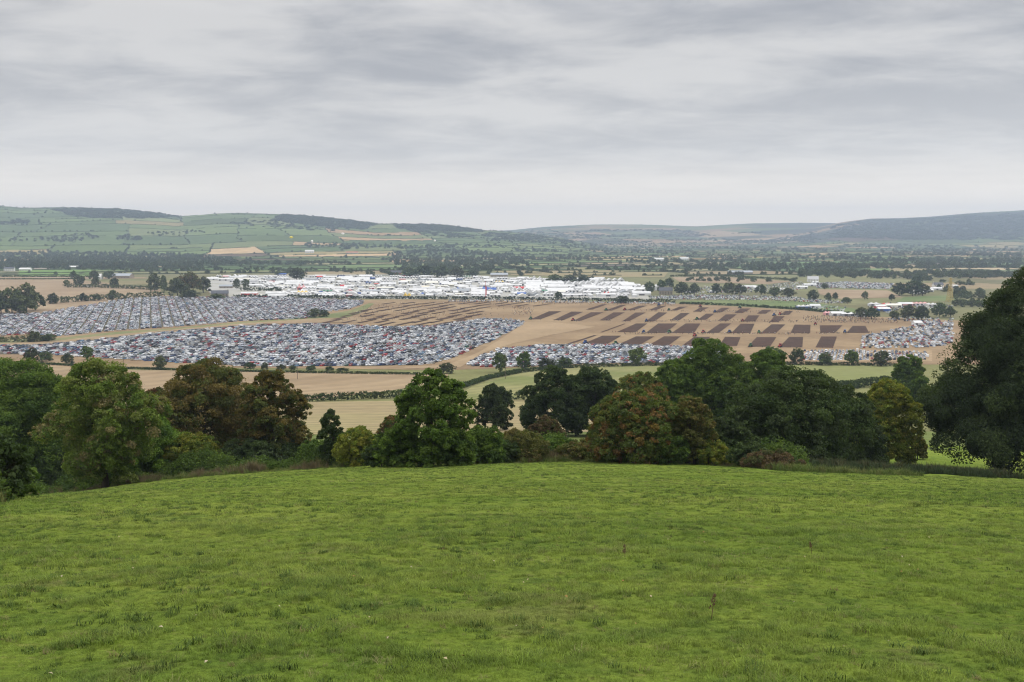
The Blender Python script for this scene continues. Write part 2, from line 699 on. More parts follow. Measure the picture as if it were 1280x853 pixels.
# far rows lie behind the ridges: fine
nr = len(ROWS)
ii = np.arange(nr * NU).reshape(nr, NU)
faces = np.stack([ii[:-1, :-1], ii[:-1, 1:], ii[1:, 1:], ii[1:, :-1]], -1).reshape(-1, 4)
tverts = np.stack([XX, YY, ZZ], -1).reshape(-1, 3)
tme = mesh_np('terrain', tverts, faces, smooth=True)
fc = tverts[faces].mean(1)
jx = (fbm(fc[:, 0], fc[:, 1], 160, 21, 3) - .45) * 45
jy = (fbm(fc[:, 0], fc[:, 1], 160, 22, 3) - .45) * 45
tcol = field_colours(fc[:, 0] + jx, fc[:, 1] + jy)
near = fc[:, 1] < 250
gsat = tcol[:, 1] > tcol[:, 0] * 1.25
lum_ = tcol.mean(1, keepdims=True)
tcol[gsat] = (tcol * .72 + lum_ * np.array((1.05, 1.12, .62)) * .28)[gsat]
pl = (fc[:, 1] > 900) & (fc[:, 1] < 2700)
tcol[pl] = tcol[pl] * .4 + np.array((.215, .175, .10)) * .6
hl = fc[:, 1] > 3600
tcol[hl] = tcol[hl] * np.array((1.10, .97, .84))
tcol[near] = (.13, .16, .05)
mid_ = (fc[:, 1] >= 250) & (fc[:, 1] < 900)
tcol[mid_] = np.array((.17, .17, .07)) * (.8 + .5 * fbm(fc[mid_, 0], fc[mid_, 1], 70, 33, 3))[:, None]
mott = 1 + 0.30 * (fbm(fc[:, 0], fc[:, 1], 120, 31, 4) - 0.47)
tcol *= mott[:, None]
face_colour(tme, 'field_colour', tcol)
tm, nt, b = new_mat('open country')
g = NG(nt)
at = g.n('ShaderNodeAttribute'); at.attribute_name = 'field_colour'
p = g.pos()
f = g.math('MULTIPLY', g.rng(g.noise(p, 0.03, 4), .3, .7, .85, 1.15), g.rng(g.noise(p, .4, 3), .3, .7, .85, 1.15))
g.l(g.scale(at.outputs['Color'], f), b.inputs['Base Color'])
b.inputs['Roughness'].default_value = 1.0
b.inputs['Specular IOR Level'].default_value = 0.05
terrain = link('terrain', tme, [tm])
tag(terrain, 'wide farmed valley floor of hedged fields rising into far hills', 'terrain', kind='structure')

# ---------------------------------------------------------------- field sheets draped on the valley floor
_sheet_level = {}


def sheet(name, poly, mat, off, label, cat='field', world=None):
    pts = [on_ground(*q) for q in poly] if world is None else [Vector((q[0], q[1], 0)) for q in world]
    bm = bmesh.new()
    vs = [bm.verts.new((q.x, q.y, 0)) for q in pts]
    f_ = bm.faces.new(vs)
    bm.normal_update()
    if f_.normal.z < 0:
        f_.normal_flip()
    y0, y1 = min(q.y for q in pts), max(q.y for q in pts)
    for yr in ROWS[(ROWS > y0 + 1e-3) & (ROWS < y1 - 1e-3)]:
        bmesh.ops.bisect_plane(bm, geom=bm.verts[:] + bm.edges[:] + bm.faces[:], plane_co=(0, yr, 0), plane_no=(0, 1, 0), dist=1e-5)
    for v in bm.verts:
        v.co.z = float(ground(v.co.x, v.co.y)) + off
    bmesh.ops.triangulate(bm, faces=bm.faces[:])
    me = bpy.data.meshes.new(name)
    bm.to_mesh(me); bm.free()
    o = link(name, me, [mat])
    tag(o, label, cat, kind='structure')
    return o


STUB = field_mat('stubble', (.238, .165, .095), .14, (.270, .194, .112), (14, 11, .06))
STUB_NEAR = field_mat('stubble with tramlines', (.265, .193, .115), .10, (.29, .215, .13), (-21, 9, .22))
PALE = field_mat('pale stubble', (.285, .228, .125), .13, (.25, .215, .105), (-6, 10, .10))
MOWN = field_mat('mown grass', (.16, .18, .06), .12, (.22, .21, .09), (-38, 9, .14))
GREEN = field_mat('green field', (.120, .165, .06), .14, (.155, .185, .075))
PASTURE = field_mat('bright pasture', (.125, .215, .055), .10, (.15, .23, .06))
DULL = field_mat('dull grass', (.15, .17, .07), .15, (.2, .19, .09))
TAN = field_mat('tan field', (.28, .205, .13), .10, (.305, .23, .148), (8, 12, .06))
TRACKM = field_mat('worn track', (.305, .222, .132), .09, (.33, .24, .145), (52, 6, .06))
PARK_SHADE = field_mat('trampled turf with painted shade', (.115, .098, .065), .25, (.080, .074, .046))  # trampled grass, its colour darkened to paint in the shade between cars
SOIL = field_mat('ploughed soil', (.074, .041, .027), .28, (.054, .033, .023), (62, 2.4, .16))
SHOW = field_mat('show ground', (.42, .41, .38), .15, (.30, .29, .24))

sheet('stubble_plain', [(-260, 462), (-260, 425), (0, 412), (60, 395), (230, 371), (440, 375), (640, 376.3), (860, 380), (1000, 388), (1070, 395), (1200, 401), (1420, 408),
                        (1420, 456), (1115, 456), (860, 455), (690, 458), (560, 463), (300, 460)], STUB, .12,
      'wide plain of cut stubble carrying the car parks and ploughing plots')
sheet('pale_stubble_field', [(-60, 545), (-60, 502), (380, 503), (520, 501), (700, 500), (790, 502), (790, 540), (300, 545)], PALE, .10,
      'pale cut stubble field just beyond the near trees')
sheet('stubble_field', [(-160, 500), (-160, 452), (60, 458), (170, 463), (400, 466), (560, 468), (560, 476), (480, 490), (380, 500)], STUB_NEAR, .14,
      'pinkish tan stubble field with tramlines below the left car parks')
sheet('mown_field', [(560, 500), (590, 484), (640, 469), (690, 461), (860, 457), (900, 458), (900, 470), (820, 490), (700, 497)], MOWN, .18,
      'mown green field with cut lines beside the dark hedge')
sheet('pale_meadow', [(960, 484), (960, 457), (1120, 458), (1112, 471), (1080, 484)], field_mat('pale meadow', (.20, .21, .08), .1, (.18, .195, .07), (-30, 10, .08)), .18,
      'pale green meadow behind the trees below the right car park')
sheet('grass_track', [(-80, 434), (0, 425), (75, 423), (150, 415), (215, 411), (300, 403), (395, 396), (440, 388), (462, 379), (468, 380), (452, 391),
                      (420, 402), (330, 404), (260, 410), (190, 416), (120, 423), (40, 432), (-80, 440)], DULL, .30, 'strip of dull grass between the two left car parks', 'track')
sheet('stubble_track', [(-80, 438), (0, 430), (75, 426), (130, 420), (215, 412.6), (300, 405.2), (395, 398.5), (450, 397), (452, 403), (395, 404), (330, 405),
                       (200, 415), (130, 424), (40, 432), (-80, 440)], STUB_NEAR, .40, 'strip of bare stubble running along the grass between the car parks', 'track')
sheet('worn_track', [(480, 462), (560, 456), (600, 440), (640, 415), (655, 403), (700, 404), (745, 409), (690, 419), (640, 430), (600, 443), (575, 460)], TRACKM, .30,
      'bare trodden track between the two lower car parks', 'track')
sheet('tan_field', [(-200, 352), (0, 349), (90, 349), (200, 362), (205, 369), (60, 373), (-200, 380)], TAN, .2, 'large tan stubble field above the upper left car park')
sheet('tan_field', [(-200, 399), (-200, 374), (60, 374), (205, 369), (235, 371.4), (200, 372.5), (110, 383), (60, 394.5), (0, 396)], TAN, .16, 'tan margin between the left grove and the upper cars')
sheet('tan_strip_field', [(-200, 349), (-200, 346.6), (180, 347), (190, 348.5), (95, 349)], TAN, .5, 'narrow tan field in front of the white farmhouse')
sheet('bright_green_field', [(24, 338.2), (115, 337.6), (112, 345.6), (22, 345.6)], PASTURE, .5, 'bright green pasture on the far left')
sheet('show_ground', [(255, 352), (300, 344), (560, 343), (700, 349), (790, 356), (808, 366), (812, 375), (640, 374.5), (440, 373.3), (330, 371.4), (290, 372), (262, 366), (255, 358)], SHOW, .3,
      'trodden ground under the white tents', 'ground')
sheet('tan_field', [(840, 347), (900, 346.3), (990, 352.3), (960, 355.5), (850, 353)], TAN, .5, 'tan field behind the row of round trees on the right')
sheet('tan_field', [(1022, 362), (1110, 363.5), (1128, 372), (1050, 374), (1024, 368)], TAN, .4, 'tan field with lone trees between car rows on the right')
sheet('green_field', [(850, 377), (930, 375), (1010, 378), (1080, 388), (1070, 394), (1000, 387), (850, 379.4)], GREEN, .3, 'green strip of grass behind the ploughing plots')
sheet('green_field', [(1130, 372), (1185, 369.5), (1205, 376), (1120, 378)], GREEN, .4, 'small green field beside the yellow pylon')
sheet('straw_field', [(610, 338.5), (740, 337.5), (835, 341), (830, 347), (760, 347), (640, 344)], PALE, .6, 'straw coloured field beyond the tents')
sheet('straw_field', [(1110, 335.2), (1150, 334.6), (1205, 339.5), (1180, 341.5), (1115, 340)], PALE, .6, 'straw coloured field on the far right')
sheet('straw_field', [(785, 329), (840, 327.3), (920, 329), (860, 332.2), (790, 332.5)], PALE, .6, 'thin straw coloured field far out in the valley')
sheet('trodden_ground', [(1000, 437.5), (1075, 437.5), (1165, 439), (1165, 452), (1000, 452.5)], TRACKM, .25, 'bare ground under the lowest right cars', 'ground')

sheet('car_park_turf_shade', [(-60, 419), (-60, 395), (0, 394.5), (50, 393), (110, 383), (160, 374.5), (200, 372.8), (330, 373), (455, 377), (452, 380), (436, 385.5), (412, 388),
                        (385, 397.5), (300, 401), (210, 408.5), (140, 413), (75, 419.5), (35, 418)], PARK_SHADE, .22, 'trampled turf with painted shade under the upper left rows of cars', 'ground')
sheet('car_park_turf_shade', [(-60, 444), (-60, 434), (0, 433.4), (40, 433), (100, 428.5), (190, 418.5), (260, 412.5), (330, 407.5), (400, 406.5), (480, 410), (540, 409.5),
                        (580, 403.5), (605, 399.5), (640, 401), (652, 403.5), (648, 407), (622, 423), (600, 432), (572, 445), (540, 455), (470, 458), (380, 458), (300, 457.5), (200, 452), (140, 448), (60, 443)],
      PARK_SHADE, .22, 'trampled turf with painted shade under the lower left rows of cars', 'ground')
sheet('car_park_turf_shade', [(584, 457), (602, 447), (627, 438), (680, 432.6), (760, 432.2), (830, 434), (905, 435.5), (905, 452), (780, 453.5), (680, 457)], PARK_SHADE, .42, 'trampled turf with painted shade under the middle strip of cars', 'ground')

# ploughed plots
Z4 = lambda q: [(600 + x / 5.69, 310 + y / 5.69) for x, y in q]
Z5 = lambda q: [(800 + x / 5.69, 310 + y / 5.69) for x, y in q]
Z6 = lambda q: [(1000 + x / 5.69, 310 + y / 5.69) for x, y in q]
PLOTS = []
PLOTS.append(('front', [Z4([(735, 683), (905, 686), (1005, 627), (870, 627)]), Z4([(980, 690), (1140, 690), (1240, 632), (1110, 632)]),
                        Z5([(60, 695), (200, 697), (290, 632), (170, 632)]), Z5([(300, 697), (440, 700), (500, 635), (385, 635)]),
                        Z5([(560, 700), (690, 700), (715, 637), (605, 635)]), Z5([(765, 705), (925, 705), (970, 637), (830, 637)]),
                        Z5([(990, 708), (1155, 710), (1160, 636), (1060, 636)]), Z6([(110, 710), (235, 712), (262, 633), (150, 633)])]))
PLOTS.append(('second', [Z4([(975, 600), (1105, 603), (1190, 540), (1110, 540)]), Z5([(40, 607), (180, 608), (265, 540), (130, 540)]),
                         Z5([(225, 607), (385, 608), (430, 540), (325, 540)]), Z5([(470, 607), (560, 607), (650, 540), (570, 540)]),
                         Z5([(650, 607), (785, 608), (815, 542), (715, 542)]), Z5([(855, 610), (965, 610), (1035, 546), (935, 546)]),
                         Z5([(1070, 608), (1210, 610), (1213, 550), (1100, 548)]), Z6([(145, 605), (250, 606), (302, 553), (140, 553)]),
                         Z6([(330, 606), (492, 606), (465, 557), (375, 557)])]))
PLOTS.append(('third', [Z4([(360, 510), (430, 510), (580, 453), (490, 453)]), Z4([(525, 515), (590, 517), (735, 457), (650, 455)]),
                        Z4([(665, 520), (720, 520), (880, 460), (790, 460)]), Z4([(850, 517), (915, 518), (1030, 461), (950, 461)]),
                        Z4([(1015, 522), (1060, 523), (1180, 462), (1105, 462)]), Z5([(40, 525), (100, 525), (195, 462), (130, 460)]),
                        Z5([(215, 517), (280, 517), (355, 465), (290, 465)]), Z5([(410, 513), (470, 513), (530, 470), (470, 470)]),
                        Z5([(555, 520), (630, 520), (688, 475), (610, 475)]), Z5([(735, 525), (820, 525), (850, 482), (770, 482)]),
                        Z5([(920, 530), (985, 530), (1030, 488), (955, 488)])]))
PLOTS.append(('farthest', [Z4([(750, 440), (800, 440), (905, 403), (870, 403)]), Z4([(890, 447), (940, 447), (1040, 408), (1000, 408)]),
                           Z4([(1040, 445), (1090, 445), (1190, 413), (1130, 413)]), Z5([(60, 445), (110, 445), (190, 415), (130, 415)]),
                           Z5([(215, 447), (260, 447), (340, 420), (280, 420)]), Z5([(380, 455), (430, 455), (490, 425), (430, 425)]),
                           Z5([(525, 460), (580, 460), (640, 428), (580, 428)]), Z5([(670, 465), (730, 465), (790, 433), (715, 433)]),
                           Z5([(830, 470), (895, 470), (935, 443), (870, 443)]), Z5([(995, 478), (1060, 478), (1090, 450), (1035, 450)])]))
ORD = ['leftmost', 'second from left', 'third from left', 'fourth from left', 'fifth from left', 'sixth from left', 'seventh from left', 'eighth from left',
       'ninth from left', 'tenth from left', 'eleventh from left']
PLOT_ENDS = []
for row, qs in PLOTS:
    for k, q in enumerate(qs):
        sheet('ploughed_plot', q, SOIL, .35, f'dark brown ploughed plot, {ORD[k]} in the {row} row of plots', 'plot')
        PLOT_ENDS.append(((q[0], q[1]), (q[2], q[3])))
for q in (Z4([(855, 602), (872, 602), (1035, 543), (1025, 541)]), Z4([(620, 683), (650, 683), (830, 625), (810, 623)])):
    sheet('ploughed_strip', q, SOIL, .35, 'narrow ploughed strip left of the wide plots', 'plot')
_sr = random.Random(4)
for ry, x0, x1, n in ((380.4, 478, 660, 8), (383.0, 500, 690, 8), (386.0, 465, 640, 8), (389.2, 450, 600, 7), (392.6, 436, 600, 8), (396.2, 424, 600, 8), (400.0, 412, 590, 8), (404.0, 402, 580, 8), (407.2, 470, 560, 4)):
    for k in range(n):
        x = x0 + (x1 - x0) * k / n + _sr.uniform(-3, 3)
        ln = _sr.uniform(15, 24); th = _sr.uniform(1.0, 1.9) * (ry - 330) / 60
        dy = ln * .155 * (ry - 340) / 50
        if 590 < x + ln and ry > 398:
            continue
        if _sr.random() < .06:
            continue
        sheet('ploughed_strip', [(x, ry), (x + th * 3.6, ry + .25), (x + ln + th * 2.4, ry - dy + .2), (x + ln, ry - dy)], SOIL, .50,
              'thin ploughed strip among many slanting across the stubble behind the middle car park', 'plot')['group'] = 'thin ploughed strips'

# ---------------------------------------------------------------- the meadow in front
MX = np.arange(-120, 132, 0.5)
MY = np.arange(-30, 214, 0.5)
GX, GY = np.meshgrid(MX, MY)


def bumps(x, y):
    return (fbm(x, y, 9, 41, 3) - .45) * .36 + (fbm(x, y, 1.5, 42, 2) - .4) * .24


def meadow_z(x, y):
    return ground(x, y) + bumps(x, y)


GZ = meadow_z(GX, GY)
nx_, ny_ = len(MX), len(MY)
ii = np.arange(nx_ * ny_).reshape(ny_, nx_)
faces_m = np.stack([ii[:-1, :-1], ii[:-1, 1:], ii[1:, 1:], ii[1:, :-1]], -1).reshape(-1, 4)
tverts_m = np.stack([GX, GY, GZ], -1).reshape(-1, 3)


def grass_colour(g, p):
    big = g.noise(p, 0.075, 4, .55)
    mid = g.noise(p, 0.55, 4, .6)
    fine = g.noise(p, 3.2, 4, .65)
    c = g.mix(g.rng(big, .36, .64, 0, 1, True), (.166, .236, .032), (.226, .282, .047))
    c = g.mix(g.math('MULTIPLY', g.rng(mid, .47, .66, 0, 1, True), .55), c, (.105, .170, .026))
    small = g.noise(p, 1.7, 3, .6)
    c = g.mix(g.math('MULTIPLY', g.rng(small, .50, .64, 0, 1, True), .50), c, (.090, .150, .024))
    c = g.mix(g.math('MULTIPLY', g.rng(fine, .58, .72, 0, 1, True), .5), c, (.27, .25, .08))
    patch = g.noise(p, .33, 5, .65, .6)
    c = g.mix(g.math('MULTIPLY', g.rng(patch, .60, .72, 0, 1, True), .55), c, (.075, .120, .034))
    c = g.mix(g.math('MULTIPLY', g.rng(patch, .40, .30, 0, 1, True), .40), c, (.215, .205, .075))
    tiny = g.noise(p, 14.0, 3, .7)
    c = g.scale(c, g.rng(tiny, .3, .7, .72, 1.25))
    return c, fine


gm, nt, b = new_mat('meadow turf')
g = NG(nt)
p = g.pos()
c, fine = grass_colour(g, p)
g.l(c, b.inputs['Base Color'])
b.inputs['Roughness'].default_value = 1.0
b.inputs['Specular IOR Level'].default_value = 0.05
bp = g.n('ShaderNodeBump'); bp.inputs['Strength'].default_value = 1.0; bp.inputs['Distance'].default_value = 0.10
g.l(g.math('ADD', g.noise(p, 6, 5, .7), g.noise(p, 28, 3, .6)), bp.inputs['Height'])
g.l(bp.outputs[0], b.inputs['Normal'])

# grass tufts on it
gt, nt, b = new_mat('grass blades')
g = NG(nt)
p = g.pos()
c, _f = grass_colour(g, p)
oi = g.n('ShaderNodeObjectInfo')
rr = oi.outputs['Random']
c = g.scale(c, g.rng(rr, 0, 1, .62, 1.5))
c = g.mix(g.rng(g.math('FRACT', g.math('MULTIPLY', rr, 13.7)), .93, .98, 0, .6), c, (.30, .27, .12))
g.l(c, b.inputs['Base Color'])
b.inputs['Roughness'].default_value = 0.6
b.inputs['Specular IOR Level'].default_value = 0.2
tr = g.n('ShaderNodeBsdfTranslucent'); g.l(c, tr.inputs['Color'])
ms = g.n('ShaderNodeMixShader'); ms.inputs[0].default_value = .35
g.l(b.outputs[0], ms.inputs[1]); g.l(tr.outputs[0], ms.inputs[2]); g.l(ms.outputs[0], nt.nodes['Material Output'].inputs['Surface'])


def blade_mesh(name, n, h, spread, w, lean, seed, kinds=2):
    r = np.random.default_rng(seed)
    vs, fs = [], []
    for k in range(n):
        a = r.uniform(0, 2 * math.pi); rad = spread * math.sqrt(r.uniform())
        bx, by = rad * math.cos(a), rad * math.sin(a)
        la = r.uniform(0, 2 * math.pi); hh = h * r.uniform(.45, 1.15); ll = hh * lean * r.uniform(.3, 1.3)
        ex, ey = math.cos(la), math.sin(la)
        wx, wy = -ey * w / 2, ex * w / 2
        i = len(vs)
        vs += [(bx - wx, by - wy, -.02), (bx + wx, by + wy, -.02),
               (bx + ex * ll * .35 + wx * .8, by + ey * ll * .35 + wy * .8, hh * .6), (bx + ex * ll * .35 - wx * .8, by + ey * ll * .35 - wy * .8, hh * .6),
               (bx + ex * ll + wx * .15, by + ey * ll + wy * .15, hh), (bx + ex * ll - wx * .15, by + ey * ll - wy * .15, hh)]
        fs += [(i, i + 1, i + 2, i + 3), (i + 3, i + 2, i + 4, i + 5)]
    return mesh_np(name, vs, fs)


HEDGE_PX = [(-60, 640), (0, 628), (80, 618), (160, 607), (300, 592), (400, 585), (560, 580), (700, 577), (860, 580), (960, 587), (1100, 595), (1250, 598), (1340, 601)]
HEDGE_W = [on_ground(*q) for q in HEDGE_PX]
_hu = np.array([q.x / q.y for q in HEDGE_W]); _hd = np.array([q.y for q in HEDGE_W])
hedge_d = lambda x, y: np.interp(np.asarray(x) / np.maximum(y, 1.0), _hu, _hd)     # distance of the hedge foot in that direction
mcx = tverts_m[faces_m].mean(1)
keep_m = (mcx[:, 1] < hedge_d(mcx[:, 0], mcx[:, 1]) + 3.0) | ((mcx[:, 0] / np.maximum(mcx[:, 1], 1) > .30) & (mcx[:, 1] > 60))
mme = mesh_np('meadow', tverts_m, faces_m[keep_m], smooth=True)
meadow = link('meadow', mme, [gm])
tag(meadow, 'rough green pasture sloping down to the hedge of trees', 'meadow', kind='structure')


def scatter_meadow(y0, y1, dens, seed, keep=None):
    r = np.random.default_rng(seed)
    w1 = y1 * .60 + 10
    n = int(dens * 2 * w1 * (y1 - y0))
    x = r.uniform(-w1, w1, n); y = r.uniform(y0, y1, n)
    m = (np.abs(x) < y * .60 + 10)
    if keep is not None:
        m &= keep(x, y, r)
    x, y = x[m], y[m]
    return np.stack([x, y, meadow_z(x, y)], -1), r


P, S, Rz, I = [], [], [], []
tuft_protos = []
for k in range(6):
    tuft_protos.append(proto(f'tuft_{k}', blade_mesh(f'tuft_{k}', 34, .030 + .005 * k, .080, .0060, 1.3, 100 + k), [gt]))
for k in range(4):
    tuft_protos.append(proto(f'tuft_{k + 6}', blade_mesh(f'tuft_{k + 6}', 30, .048, .16, .016, 1.2, 200 + k), [gt]))
for (y0, y1, dens, lo, hi, s0, s1) in ((6.5, 16, 120, 0, 6, .6, 1.2), (16, 30, 60, 0, 6, .75, 1.4), (30, 60, 13, 6, 10, .6, 1.2), (60, 128, 4.5, 6, 10, .8, 1.5)):
    q, r = scatter_meadow(y0, y1, dens, int(y0 * 10), lambda x, y, r: y < hedge_d(x, y) + 1)
    lum = fbm(q[:, 0], q[:, 1], .75, 71, 2)
    far_ = fbm(q[:, 0], q[:, 1], 2.6, 76, 2)
    P.append(q); Rz.append(r.uniform(0, 6.28, len(q))); S.append(r.uniform(s0, s1, len(q)) * (0.58 + .60 * sstep(.28, .5, lum) + .45 * sstep(.4, .6, far_)))
    I.append(r.integers(lo, hi, len(q)))
o = instancer('grass', np.concatenate(P), np.concatenate(Rz), np.concatenate(S), np.concatenate(I), tuft_protos)
tag(o, 'short green grass tufts covering the sloping pasture', 'grass', kind='stuff')
o['label'] = 'short green grass tufts covering the sloping pasture'

# darker patches of weeds and rank grass
wm = plain('weed leaves', (.070, .110, .024), .8, .1, var=.45, vscale=.9)
wm2 = plain('withered leaves', (.17, .13, .06), .8, .2, var=.4, vscale=2.0)
strw = plain('dead straw', (.33, .28, .15), .8, .1, var=.3, vscale=2.0)
wp = [proto('weed_0', blade_mesh('weed_0', 30, .13, .16, .018, 1.1, 301), [wm]), proto('weed_1', blade_mesh('weed_1', 40, .17, .20, .012, .9, 302), [wm]),
      proto('weed_2', blade_mesh('weed_2', 24, .10, .20, .024, 1.6, 303), [wm]), proto('weed_3', blade_mesh('weed_3', 18, .09, .15, .014, 1.5, 304), [wm2]), proto('weed_4', blade_mesh('weed_4', 16, .10, .16, .007, 1.7, 305), [strw])]


def weedy(x, y, r):
    return (fbm(x, y * .8, 6.5, 81, 4) + .22 * vnoise(x, y, .9, 82) > .62) & (y < hedge_d(x, y) - .5)


P, S, Rz, I = [], [], [], []
for (y0, y1, dens, s0, s1) in ((6.5, 30, 7, .25, .65), (30, 122, 1.5, .35, 1.0)):
    q, r = scatter_meadow(y0, y1, dens, int(y0) + 900, weedy)
    P.append(q); Rz.append(r.uniform(0, 6.28, len(q))); S.append(r.uniform(s0, s1, len(q))); I.append(r.choice([0, 1, 2, 3], len(q), p=[.34, .28, .22, .16]))
q, r = scatter_meadow(6.5, 70, 1.1, 950)
P.append(q); Rz.append(r.uniform(0, 6.28, len(q))); S.append(r.uniform(.2, .65, len(q))); I.append(r.choice(5, len(q), p=[.18, .16, .2, .16, .30]))
o = instancer('weeds', np.concatenate(P), np.concatenate(Rz), np.concatenate(S), np.concatenate(I), wp)
tag(o, 'dark green weeds scattered in patches through the pasture', 'weeds', kind='stuff')

# dead leaves lying in the grass
lp = []
for k, c in enumerate(((.40, .33, .19), (.30, .18, .06), (.36, .31, .20))):
    lp.append(proto(f'dead_{k}', mesh_np(f'dead_{k}', [(-.035, 0, .03), (0, -.022, .045), (.04, 0, .035), (0, .024, .05)], [(0, 1, 2, 3)]),
                    [plain(f'dead leaf {k}', c, .8, .2)]))
q, r = scatter_meadow(6.5, 24, .22, 977)
q[:, 2] += .04
o = instancer('fallen_leaves', q, r.uniform(0, 6.28, len(q)), r.uniform(.35, .8, len(q)), r.integers(0, 3, len(q)), lp, r.uniform(-.5, .5, (len(q), 2)))
tag(o, 'pale dead leaves scattered in the near grass', 'leaves', kind='stuff')
# ---------------------------------------------------------------- foliage
def leaf_cloud(centres, dirs, prad, per, lsize, cols, r, flat=.75, updir=.45, spread=.5):
    """Leaf-sized diamond faces round every twig centre. Returns verts, faces, face colours."""
    n = len(centres)
    c = np.repeat(centres, per, 0); d = np.repeat(dirs, per, 0)
    pr = np.repeat(prad, per)[:, None]
    col = np.repeat(cols, per, 0)
    off = r.normal(0, 1, c.shape) * pr * spread
    off[:, 2] *= flat
    p = c + off
    nr_ = d * .6 + r.normal(0, .55, c.shape)
    nr_[:, 2] += updir
    nr_ /= np.linalg.norm(nr_, axis=1)[:, None] + 1e-9
    t = np.cross(nr_, r.normal(0, 1, c.shape))
    t /= np.linalg.norm(t, axis=1)[:, None] + 1e-9
    bvec = np.cross(nr_, t)
    L = (lsize * r.uniform(.55, 1.25, len(c)))[:, None]
    Wd = L * r.uniform(.45, .8, len(c))[:, None]
    cup = nr_ * L * .18
    v = np.stack([p + t * L - cup, p + bvec * Wd, p - t * L - cup, p - bvec * Wd], 1).reshape(-1, 3)
    f = np.arange(len(v)).reshape(-1, 4)
    col = col * r.uniform(.72, 1.3, (len(col), 1))
    return v, f, col


def sphere_dirs(n, r):
    d = r.normal(0, 1, (n, 3))
    return d / np.linalg.norm(d, axis=1)[:, None]


def crown_puffs(lobes, n_puff, r, bottom=-.25):
    """Twig positions over the outside of a set of lobes (x, y, z, radius)."""
    C, D, RR, LI = [], [], [], []
    for i, (x, y, z, rad) in enumerate(lobes):
        d = sphere_dirs(n_puff, r)
        keep = (d[:, 2] > bottom) | (r.uniform(0, 1, n_puff) < .28)
        d = d[keep]
        p = np.array([x, y, z]) + d * rad * r.uniform(.78, 1.08, (len(d), 1)) * np.array([1, 1, .85])
        inside = np.zeros(len(p), bool)
        for j, (a, b_, c_, rj) in enumerate(lobes):
            if j != i:
                inside |= ((p - np.array([a, b_, c_])) ** 2).sum(1) < (rj * .70) ** 2
        p, d = p[~inside], d[~inside]
        C.append(p); D.append(d); RR.append(np.full(len(p), rad)); LI.append(np.full(len(p), i))
    return np.concatenate(C), np.concatenate(D), np.concatenate(RR), np.concatenate(LI)


def make_lobes(H, Rw, zb, style, r, n=None):
    """Lobes filling a crown of half width Rw from height zb to H."""
    lob = []
    hgt = H - zb
    if style == 'dome':
        n = n or 44
        prof = lambda t: .86 + .14 * t / .35 if t < .35 else math.sqrt(max(1 - ((t - .35) / .67) ** 2, 0))
        lo, hi = .20, .33
    elif style == 'broad':
        n = n or 90
        prof = lambda t: .95 + .05 * t / .2 if t < .2 else math.sqrt(max(1 - ((t - .2) / .82) ** 2.1, 0))
        lo, hi = .15, .26
    elif style == 'pyramid':
        n = n or 40
        prof = lambda t: 1.0 - .12 * (t < .1) if t < .25 else max(1 - ((t - .25) / .78) ** 1.15, 0)
        lo, hi = .18, .30
    elif style == 'airy':
        n = n or 34
        prof = lambda t: .55 + .45 * t / .45 if t < .45 else math.sqrt(max(1 - ((t - .45) / .57) ** 2, 0))
        lo, hi = .15, .26
    elif style == 'column':
        n = n or 30
        prof = lambda t: .8 + .2 * t / .3 if t < .3 else max(1 - ((t - .3) / .72) ** 2.2, .0)
        lo, hi = .35, .55
    else:  # bush
        n = n or 26
        prof = lambda t: .95 if t < .4 else math.sqrt(max(1 - ((t - .4) / .62) ** 2, 0))
        lo, hi = .22, .38
    for k in range(n):
        t = ((k + r.uniform(0, 1)) / n) ** (1.15 if style == 'broad' else .85)
        a = k * 2.399 + r.uniform(-.5, .5)
        rr = Rw * r.uniform(lo, hi) * (1.0 if style != 'column' else 1.0)
        rr = min(rr, hgt * .3)
        rr *= r.uniform(.75, 1.25)
        rad = max(Rw * prof(t) - rr * .85, 0) * r.uniform(.66, 1.16)
        z = zb + rr * .5 + t * (hgt - rr * 1.5)
        lob.append((rad * math.cos(a), rad * math.sin(a), z, rr))
    return lob


PAL = {
    'green': [(.055, .090, .018), (.074, .112, .022), (.044, .074, .018)],
    'bright': [(.078, .128, .020), (.098, .148, .026), (.058, .100, .020)],
    'dark': [(.032, .050, .018), (.044, .064, .022), (.038, .052, .024)],
    'deep': [(.027, .040, .017), (.034, .050, .019), (.043, .060, .022)],
    'bronze': [(.074, .060, .020), (.050, .058, .018), (.086, .066, .022), (.054, .064, .018)],
    'rust': [(.085, .040, .018), (.100, .052, .020), (.050, .052, .018)],
    'autumn': [(.120, .082, .024), (.070, .088, .022), (.056, .074, .020), (.125, .076, .030), (.060, .082, .020), (.085, .090, .022), (.050, .066, .020)],
    'yellow': [(.120, .132, .022), (.092, .116, .020), (.140, .138, .024), (.066, .092, .018)],
    'olive': [(.085, .085, .026), (.070, .078, .022), (.100, .082, .030)],
    'airy': [(.090, .125, .024), (.110, .130, .036), (.070, .105, .022), (.150, .130, .060)],
    'pinkish': [(.095, .068, .038), (.07, .078, .03), (.08, .06, .032)],
    'far': [(.052, .072, .030), (.068, .088, .032), (.060, .070, .036)],
}


BRIGHT = {'bronze': 1.6, 'green': 1.35, 'bright': 1.4, 'airy': 1.4, 'dark': 1.35, 'deep': 1.3, 'yellow': 1.4, 'autumn': 1.4, 'olive': 1.35, 'far': 1.32}


